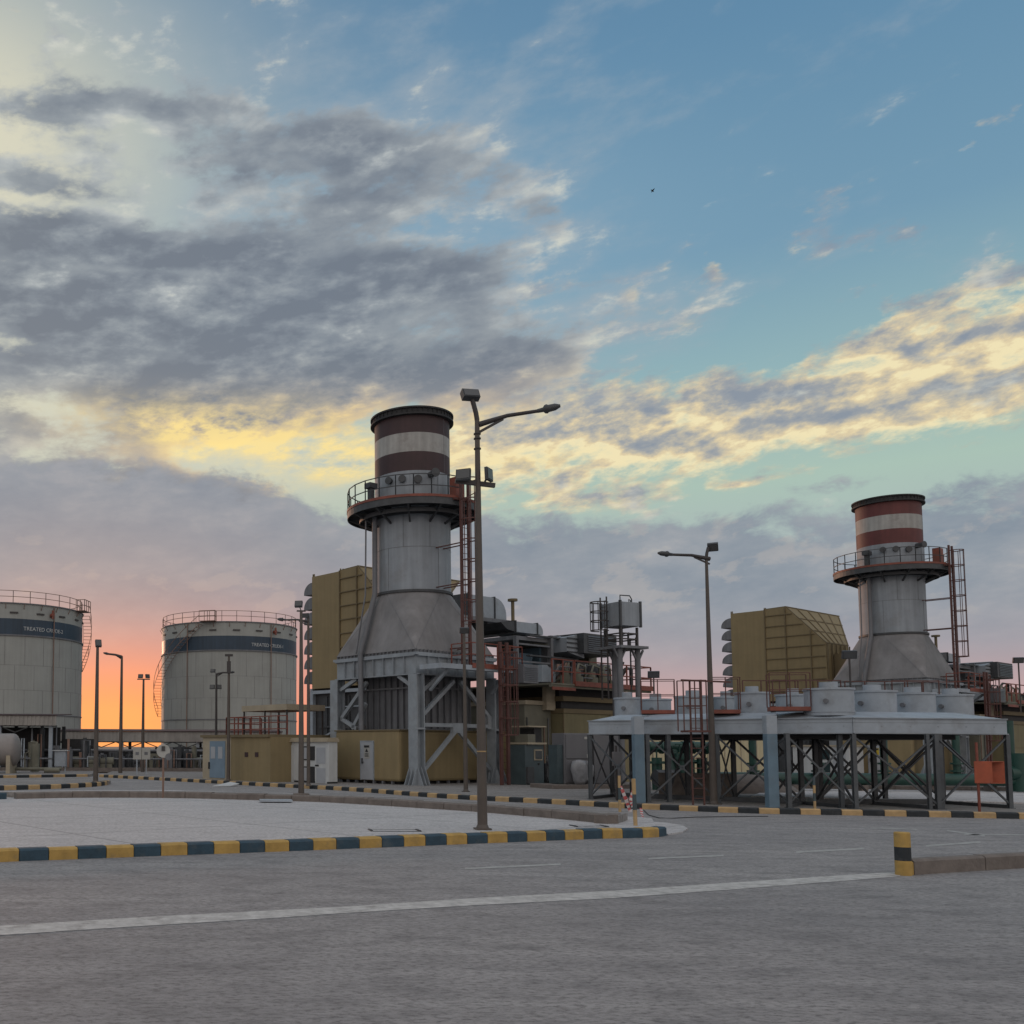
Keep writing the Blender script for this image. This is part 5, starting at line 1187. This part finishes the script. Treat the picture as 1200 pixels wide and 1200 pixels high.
storage_tank(3, 97, 7.6, 'white storage tank lettered TREATED CRUDE-2, cut by the left edge of the photo', 'TREATED CRUDE-2', .50, (11.95, 13.5), (1.95, 9.5), (1.25, 14.6))

# ------------------------------------------------------------------ pump shelters
def shelter(label, x0, x1, yt, yb, Y, yfoot, dep, cols, mt='corrugated'):
    p = at(x0, yt, Y); q = at(x1, yt, Y); z1 = p.z; z0 = at(x0, yb, Y).z
    t = thing('pump_shelter', label, 'shelter', WF, ((p.x + q.x) / 2, Y, 0), group='long open pump shelters')
    b = MB(); b.box(p.x, q.x, Y, Y + .1, z0, z1)
    k = p.x
    while k < q.x: b.box(k, k + .09, Y - .05, Y, z0 + .01, z1 - .01); k += .28
    b.build('fascia', mt, t)
    b = MB(); b.add([(p.x - .1, Y - .12, z1), (q.x + .1, Y - .12, z1), (q.x + .1, Y + dep, z1 + .25), (p.x - .1, Y + dep, z1 + .25), (p.x - .1, Y - .12, z1 + .06), (q.x + .1, Y - .12, z1 + .06), (q.x + .1, Y + dep, z1 + .31), (p.x - .1, Y + dep, z1 + .31)], [(0, 1, 2, 3), (4, 5, 6, 7), (0, 1, 5, 4), (1, 2, 6, 5), (2, 3, 7, 6), (3, 0, 4, 7)])
    b.build('roof', 'maroon', t)
    for px in cols:
        c = at(px, yt, Y + .4)
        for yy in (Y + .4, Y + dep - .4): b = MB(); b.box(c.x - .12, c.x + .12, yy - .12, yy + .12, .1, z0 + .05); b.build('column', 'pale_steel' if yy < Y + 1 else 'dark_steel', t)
    b = MB(); step = (q.x - p.x) / max(1, len(cols) * 2); k = p.x + .4
    while k + step < q.x: b.bar((k, Y + .4, z0 - .02), (k + step / 2, Y + .4, z0 - .45), .07); b.bar((k + step / 2, Y + .4, z0 - .45), (k + step, Y + .4, z0 - .02), .07); k += step
    b.bar((p.x, Y + .4, z0 - .02), (q.x, Y + .4, z0 - .02), .09); b.build('truss', 'dark_steel', t)
    return t, p, q, z0
shelter('long low corrugated shelter running behind the lamp posts to the kiosk', 62, 330, 856.8, 868.6, 76, 903, 7, (64, 143, 232, 300))
shelter('taller corrugated shelter at the left edge, above the horizontal vessel', -160, 66, 837.5, 849.2, 66, 903, 6, (-80, 0, 60))
# dark pump skids under the shelters
rnd = random.Random(12)
def skid(label, x0, x1, Y, zt_, n, back=True):
    p = at(x0, 900, Y); q = at(x1, 900, Y); t = thing('pump_skid', label, 'machinery', WF, ((p.x + q.x) / 2, Y, 0), group='pump skids under the shelters')
    b = MB(); b.box(p.x, q.x, Y - .5, Y + 2.5, .05, .35); b.build('plinth', 'kerb_grey', t)
    if back: b = MB(); b.box(p.x, q.x, Y + 2.6, Y + 2.8, .1, zt_); b.build('back_panel', 'dark', t)
    for k in range(n):
        x = p.x + (q.x - p.x) * (k + .5) / n + rnd.uniform(-.2, .2); y = Y + rnd.uniform(-.2, 1.4)
        kind = rnd.random(); b = MB(); m = rnd.choice(['dark_steel', 'dark_steel', 'casing_steel', 'drab_wall'])
        if kind < .4: h = rnd.uniform(.7, zt_ - .3); b.cyl((x, y), rnd.uniform(.18, .34), .35, .35 + h, 14); b.cyl((x, y), .12, .35 + h, .5 + h, 10); b.build('pump_barrel', m, t)
        elif kind < .7: b.tube([(x - .5, y, .8), (x + .5, y, .8)], rnd.uniform(.2, .32), 12); b.box(x - .4, x + .4, y - .2, y + .2, .35, .6); b.build('motor', m, t)
        else: b.box(x - .3, x + .3, y - .2, y + .2, .35, rnd.uniform(1, zt_)); b.build('panel', m, t)
        b = MB(); x2 = x + rnd.uniform(-.5, .5); zz = rnd.uniform(.9, zt_); b.tube([(x, y - .3, .35), (x, y - .3, zz), (x2, y - .3, zz), (x2, y - .3, .4)], .05, 6); b.build('pipe', rnd.choice(['pale_steel', 'casing_steel', 'rust_pipe', 'dark_steel']), t)
    b = MB(); b.tube([(p.x, Y - .2, .95), (q.x, Y - .2, .95)], .06, 8); b.tube([(p.x, Y + 2.2, 1.5), (q.x, Y + 2.2, 1.5)], .1, 8); b.build('header_pipe', 'casing_steel', t)
skid('dark pump machinery under the left shelter, behind the horizontal vessel', -60, 62, 66.5, 3.1, 12)
skid('dark pump machinery between the leftmost lamp post and the small cabinet', 64, 106, 66.8, 2.3, 7)
skid('dark pump machinery around the two-legged notice boards', 106, 178, 66.8, 1.45, 9)
skid('dark pump machinery left of the yellow kiosk', 178, 246, 66.8, 1.75, 9)
# horizontal vessel
t = thing('horizontal_vessel', 'pinkish grey horizontal vessel on a saddle at the left edge', 'vessel', WF, (*at(0, 900, 60).xy, 0))
c = at(24.5, 878.5, 60); r_ = .98; b = MB()
pts = [Vector((c.x - 8, 60, c.z)), Vector((c.x - .45, 60, c.z))]; rad_ = [r_, r_]
for k in range(1, 7): a = k / 6 * math.pi / 2; pts.append(Vector((c.x - .45 + .45 * math.sin(a), 60, c.z))); rad_.append(max(.02, r_ * math.cos(a)))
b.tube(pts, r_, 32, radii=rad_); b.build('vessel_body', 'vessel', t)
for px in (10, -70): s_ = at(px, 900, 59.2); b = MB(); b.box(s_.x - .12, s_.x + .12, 59.0, 60.9, .1, c.z - .35); b.build('saddle', 'beige', t)
def ex3(t): 
    b = MB(); c = W(41, 893, 61); b.cyl((c.x, c.y), .28, .2, 1.95, 16); b.build('filter_pot', 'drab_wall', t)
pipes('low_pipe_run', 'low grey pipe run along the ground beside the vessel', [([W(14, 901, 60.5), W(72, 901, 60.5)], .09), ([W(52, 902.5, 60), W(70, 902.5, 60)], .16), ([W(29, 900, 60.6), W(29, 883, 60.6), W(34, 881, 60.6)], .05), ([W(36, 870, 61.5), W(43, 870, 61.5), W(44, 884, 61.5)], .08)], 'drab_wall', ex3, 'pipes')
p = at(71, 890, 62.5); t = thing('small_cabinet', 'pale standing cabinet on thin legs beneath the left shelter', 'cabinet', WF, (p.x, 62.5, 0))
b = MB(); z0 = at(71, 898, 62.5).z; z1 = at(71, 880, 62.5).z; b.box(p.x - .35, p.x + .35, 62.3, 62.8, z0, z1); b.build('cabinet_body', 'pale_steel', t); b = MB()
b.box(p.x - .5, p.x + .5, 62.2, 62.9, z1, z1 + .05); b.build('lid', 'white_paint', t)
for s_ in (-.3, .3): b = MB(); b.bar((p.x + s_, 62.5, .1), (p.x + s_, 62.5, z0), .07); b.build('leg', 'pale_steel', t)
# boards and round sign
p = at(166, 883, 58.6); t = thing('notice_board', 'pair of pale notice boards on two legs between the lamp posts', 'sign', WF, (p.x, 58.6, 0))
for x0, x1 in ((156, 165.6), (166.4, 176)):
    a_ = at(x0, 876.3, 58.6); c_ = at(x1, 890, 58.6); b = MB(); b.box(a_.x, c_.x, 58.6, 58.65, c_.z, a_.z); o = b.build('board', 'sign_white', t)
    b = MB(); m_ = (a_.x + c_.x) / 2; b.box(m_ - .1, m_ + .1, 58.59, 58.6, (a_.z + c_.z) / 2 - .08, (a_.z + c_.z) / 2 + .1); b.build('pictogram', 'casing_steel', o)
for px in (160.5, 171.5): c_ = at(px, 890, 58.6); b = MB(); b.bar((c_.x, 58.62, .03), (c_.x, 58.62, c_.z), .07); b.build('leg', 'pale_steel', t)
p = gnd(191, 935, .3); t = thing('round_sign', 'back of a round road sign on a thin rusty post at the kerb', 'sign', WF, (p.x, p.y, p.z))
zt_ = at(191, 880, p.y).z; b = MB(); b.tube([p, V3(p, zt_ + .1)], .03, 8); b.build('post', 'rust_pipe', t)
b = MB(); b.tube([Vector((p.x, p.y - .04, zt_)), Vector((p.x, p.y - .06, zt_))], .20, 28); b.build('disc', 'sign_white', t); b = MB(); b.tube([Vector((p.x + .16, p.y - .07, zt_ - .17)), Vector((p.x + .16, p.y - .08, zt_ - .17))], .10, 16); b.build('small_disc', 'casing_steel', t)
b = MB(); b.box(p.x - .05, p.x + .05, p.y - .1, p.y - .06, zt_ + .0, zt_ + .14); b.build('bracket', 'pole_dark', t)
# loose things on the ground
p = gnd(233, 935, .33); b = MB(); b.box(gnd(304, 939, .17).x - .0, gnd(341, 939, .17).x, gnd(320, 939.5, .17).y - .5, gnd(320, 939.5, .17).y + .2, .19, .24); o = b.build('board', 'pale_steel'); tag(o, 'flat pale sheet lying on the paving left of the concrete plinth', 'sheet')
p = gnd(265, 921.5, 0); b = MB(); b.add([(p.x - .6, p.y - .6, .02), (p.x + .2, p.y - .5, .02), (p.x + .6, p.y + .1, .10), (p.x + .2, p.y + .2, .17), (p.x - .6, p.y - .6, .05), (p.x + .2, p.y - .5, .05), (p.x + .6, p.y + .1, .13), (p.x + .2, p.y + .2, .20)], [(0, 1, 2, 3), (4, 5, 6, 7), (0, 1, 5, 4), (1, 2, 6, 5), (2, 3, 7, 6), (3, 0, 4, 7)]); o = b.build('loose_sheet', 'white_paint'); tag(o, 'bent pale metal sheet lying at the kerb before the kiosk', 'sheet')
def manhole(cx, cy, w_, label):
    p = gnd(cx, cy, .165); b = MB(); h_ = w_ / 2; t = thing('drain_cover', label, 'cover', WF, (p.x, p.y, .165), group='drain covers in the near paving')
    b.box(p.x - h_, p.x + h_, p.y - .25, p.y - .22, .163, .170); b.box(p.x - h_, p.x + h_, p.y + .2, p.y + .22, .163, .170); b.box(p.x - h_, p.x - h_ + .05, p.y - .2, p.y + .2, .165, .18); b.box(p.x + h_ - .05, p.x + h_, p.y - .2, p.y + .2, .165, .18); b.build('frame', 'dark_steel', t)
    b = MB(); b.box(p.x - h_ + .06, p.x + h_ - .06, p.y - .19, p.y + .19, .155, .165); b.build('lid', 'paving', t)
manhole(462, 973, 1.0, 'sunken drain cover in the paving left of the tallest lamp post'); manhole(690, 968, .7, 'sunken drain cover in the paving right of the tallest lamp post')

# ------------------------------------------------------------------ small things by the road
p = gnd(1059, 1025.5); t = thing('bollard', 'squat yellow and black concrete bollard at the end of the median kerb', 'bollard', WF, (p.x, p.y, 0))
b = MB(); b.cyl((p.x, p.y), .105, 0, .21, 28, .104, cap=False); b.m = 1; b.cyl((p.x, p.y), .104, .21, .405, 28, .103, cap=False); b.m = 0; b.cyl((p.x, p.y), .103, .405, .605, 28, .102, cap=False); b.cyl((p.x, p.y), .102, .605, .617, 28, .092)
b.build('post', ['paint_yellow', 'paint_black'], t)
def stripe_post(px, py, ytop, label, r=.035, lean=0.0, n=4, z=.0):
    p = gnd(px, py, z); zt_ = at(px, ytop, p.y).z; t = thing('marker_post', label, 'marker post', WF, (p.x, p.y, z), group='yellow and black marker posts'); b = MB()
    for k in range(n): b.m = k % 2; a_ = V3(p + Vector((lean * k / n, 0, 0)), z + (zt_ - z) * k / n); c_ = V3(p + Vector((lean * (k + 1) / n, 0, 0)), z + (zt_ - z) * (k + 1) / n); b.tube([a_, c_], r, 12)
    b.build('pole', ['paint_yellow_far', 'teal_cubicle'], t); return p, zt_
pa, za = stripe_post(744.8, 967.5, 912.5, 'taller striped marker post at the tip of the paved island, tape tied to it', .042, -.02, 3, .16)
pb, zb_ = stripe_post(726.5, 951.5, 909, 'striped marker post standing in the road behind the taped one', .04, 0, 3)
stripe_post(955, 948, 911, 'thin striped post under the right half of the cooler', .035, 0, 4, .13)
def tape(pts, w_, label):
    b = MB(); rnd = random.Random(len(pts)); L = 0
    for i, (p, q) in enumerate(zip(pts, pts[1:])):
        n = 4
        for k in range(n):
            b.m = (i * n + k) % 2; a_ = p.lerp(q, k / n); c_ = p.lerp(q, (k + 1) / n); d = (q - p).normalized(); s_ = d.cross(Vector((0, 1, 0))).normalized() * w_ / 2; tw = Vector((0, rnd.uniform(-.02, .02), 0))
            e_ = Vector((0, .003, 0)); b.add([a_ - s_, c_ - s_ + tw, c_ + s_ - tw, a_ + s_, a_ - s_ + e_, c_ - s_ + tw + e_, c_ + s_ - tw + e_, a_ + s_ + e_], [(0, 1, 2, 3), (7, 6, 5, 4), (0, 4, 5, 1), (1, 5, 6, 2), (2, 6, 7, 3), (3, 7, 4, 0)])
    o = b.build('barrier_tape', ['tape_red', 'tape_white']); o['group'] = 'red and white barrier tape'; return tag(o, label, 'tape')
P_ = lambda x, y, Y=23.6: at(x, y, Y)
tape([P_(728, 921, 25.5), P_(731, 930, 25), P_(737, 938, 24.4), P_(741, 928, 24), P_(743.6, 926, 23.6)], .07, 'red and white tape hanging slack between the two striped posts')
tape([P_(729, 925), P_(735, 941), P_(739, 952)], .08, 'loose end of red and white tape dangling below the slack loop')
tape([P_(742, 926, 23.5), P_(739, 938, 23.45), P_(741.5, 946, 23.5)], .07, 'short red and white tape end hanging by the taller striped post')
tape([P_(751, 947, 24.5), P_(752, 953, 24.4), P_(753.5, 959, 24.2)], .07, 'scrap of red and white tape lying upright at the edge of the island tip')
pts = [gnd(x, y, .01) for x, y in ((754, 949), (760, 955), (772, 958.5), (790, 958.8), (815, 957.5), (850, 957), (900, 956.5))]; b = MB(); b.tube(pts, .012, 6); o = b.build('cable', 'dark'); tag(o, 'thin dark cable lying across the road beyond the island tip', 'cable')
p = gnd(1148, 951.5, .13); t = thing('phone_hood', 'open orange box on a red post at the kerb before the cooler', 'box', WF, (p.x, p.y, .13))
b = MB(); b.tube([p, V3(p, at(1148, 870, p.y).z - .0)], .035, 10); b.build('post', 'red_steel', t)
z0, z1 = at(1148, 917.5, p.y).z, at(1148, 892.5, p.y).z; FB = [at(1141, 900, p.y - .1), at(1163.5, 900, p.y - .35), at(1177.5, 900, p.y + .1)]
f0 = Vector((at(1140.5, 905, p.y).x, p.y - .05, 0)); f1 = Vector((at(1163, 905, p.y - .25).x, p.y - .25, 0)); f2 = f1 + Vector((.46, .16, 0)); f3 = f0 + Vector((.46, .16, 0))
b = MB()
def wall(b, a_, c_, z0, z1, th=.02): b.bar(V3(a_, (z0 + z1) / 2), V3(c_, (z0 + z1) / 2), th, z1 - z0)
wall(b, f0, f1, z0, z1); wall(b, f3, f2, z0, z1); wall(b, f0, f3, z0, z1)
for z in (z0, z1): b.add([V3(v, z - .01) for v in (f0, f1, f2, f3)] + [V3(v, z + .01) for v in (f0, f1, f2, f3)], [(0, 1, 2, 3), (4, 5, 6, 7), (0, 1, 5, 4), (1, 2, 6, 5), (2, 3, 7, 6), (3, 0, 4, 7)])
b.build('hood', 'orange_box', t)
# small control box on a post under the cooler's left end
p = gnd(723, 938, .13); t = thing('control_box', 'small grey control box on a post under the left end of the cooler', 'control box', WF, (p.x, p.y, .13))
b = MB(); b.tube([p, V3(p, 1.9)], .04, 8); b.build('post', 'pole_dark', t); z0 = at(723, 897.5, p.y).z; z1 = at(723, 881, p.y).z; b = MB(); b.box(p.x - .14, p.x + .14, p.y - .12, p.y - .03, z0, z1); b.build('box', 'grey_cabinet', t, .01)
# bird
c = at(764.5, 223.5, 60); t = thing('bird', 'tiny dark bird gliding high in the blue sky', 'bird', WF, tuple(c))
b = MB(); b.tube([c + Vector((-.10, 0, .06)), c + Vector((-.05, 0, .04)), c + Vector((.04, 0, -.03)), c + Vector((.10, .0, -.08))], .03, 8, radii=[.012, .032, .03, .006])
for s_ in (-1, 1): b.add([c + Vector((-.04, 0, .03)), c + Vector((.05, 0, -.02)), c + Vector((.08, s_ * .14, .03)), c + Vector((.04, s_ * .26, .02)), c + Vector((-.03, 0, .035)), c + Vector((.05, 0, -.012)), c + Vector((.08, s_ * .14, .038)), c + Vector((.04, s_ * .26, .025))], [(0, 1, 2, 3), (4, 5, 6, 7), (0, 1, 5, 4), (1, 2, 6, 5), (2, 3, 7, 6), (3, 0, 4, 7)])
b.build('body', 'bird_feather', t)
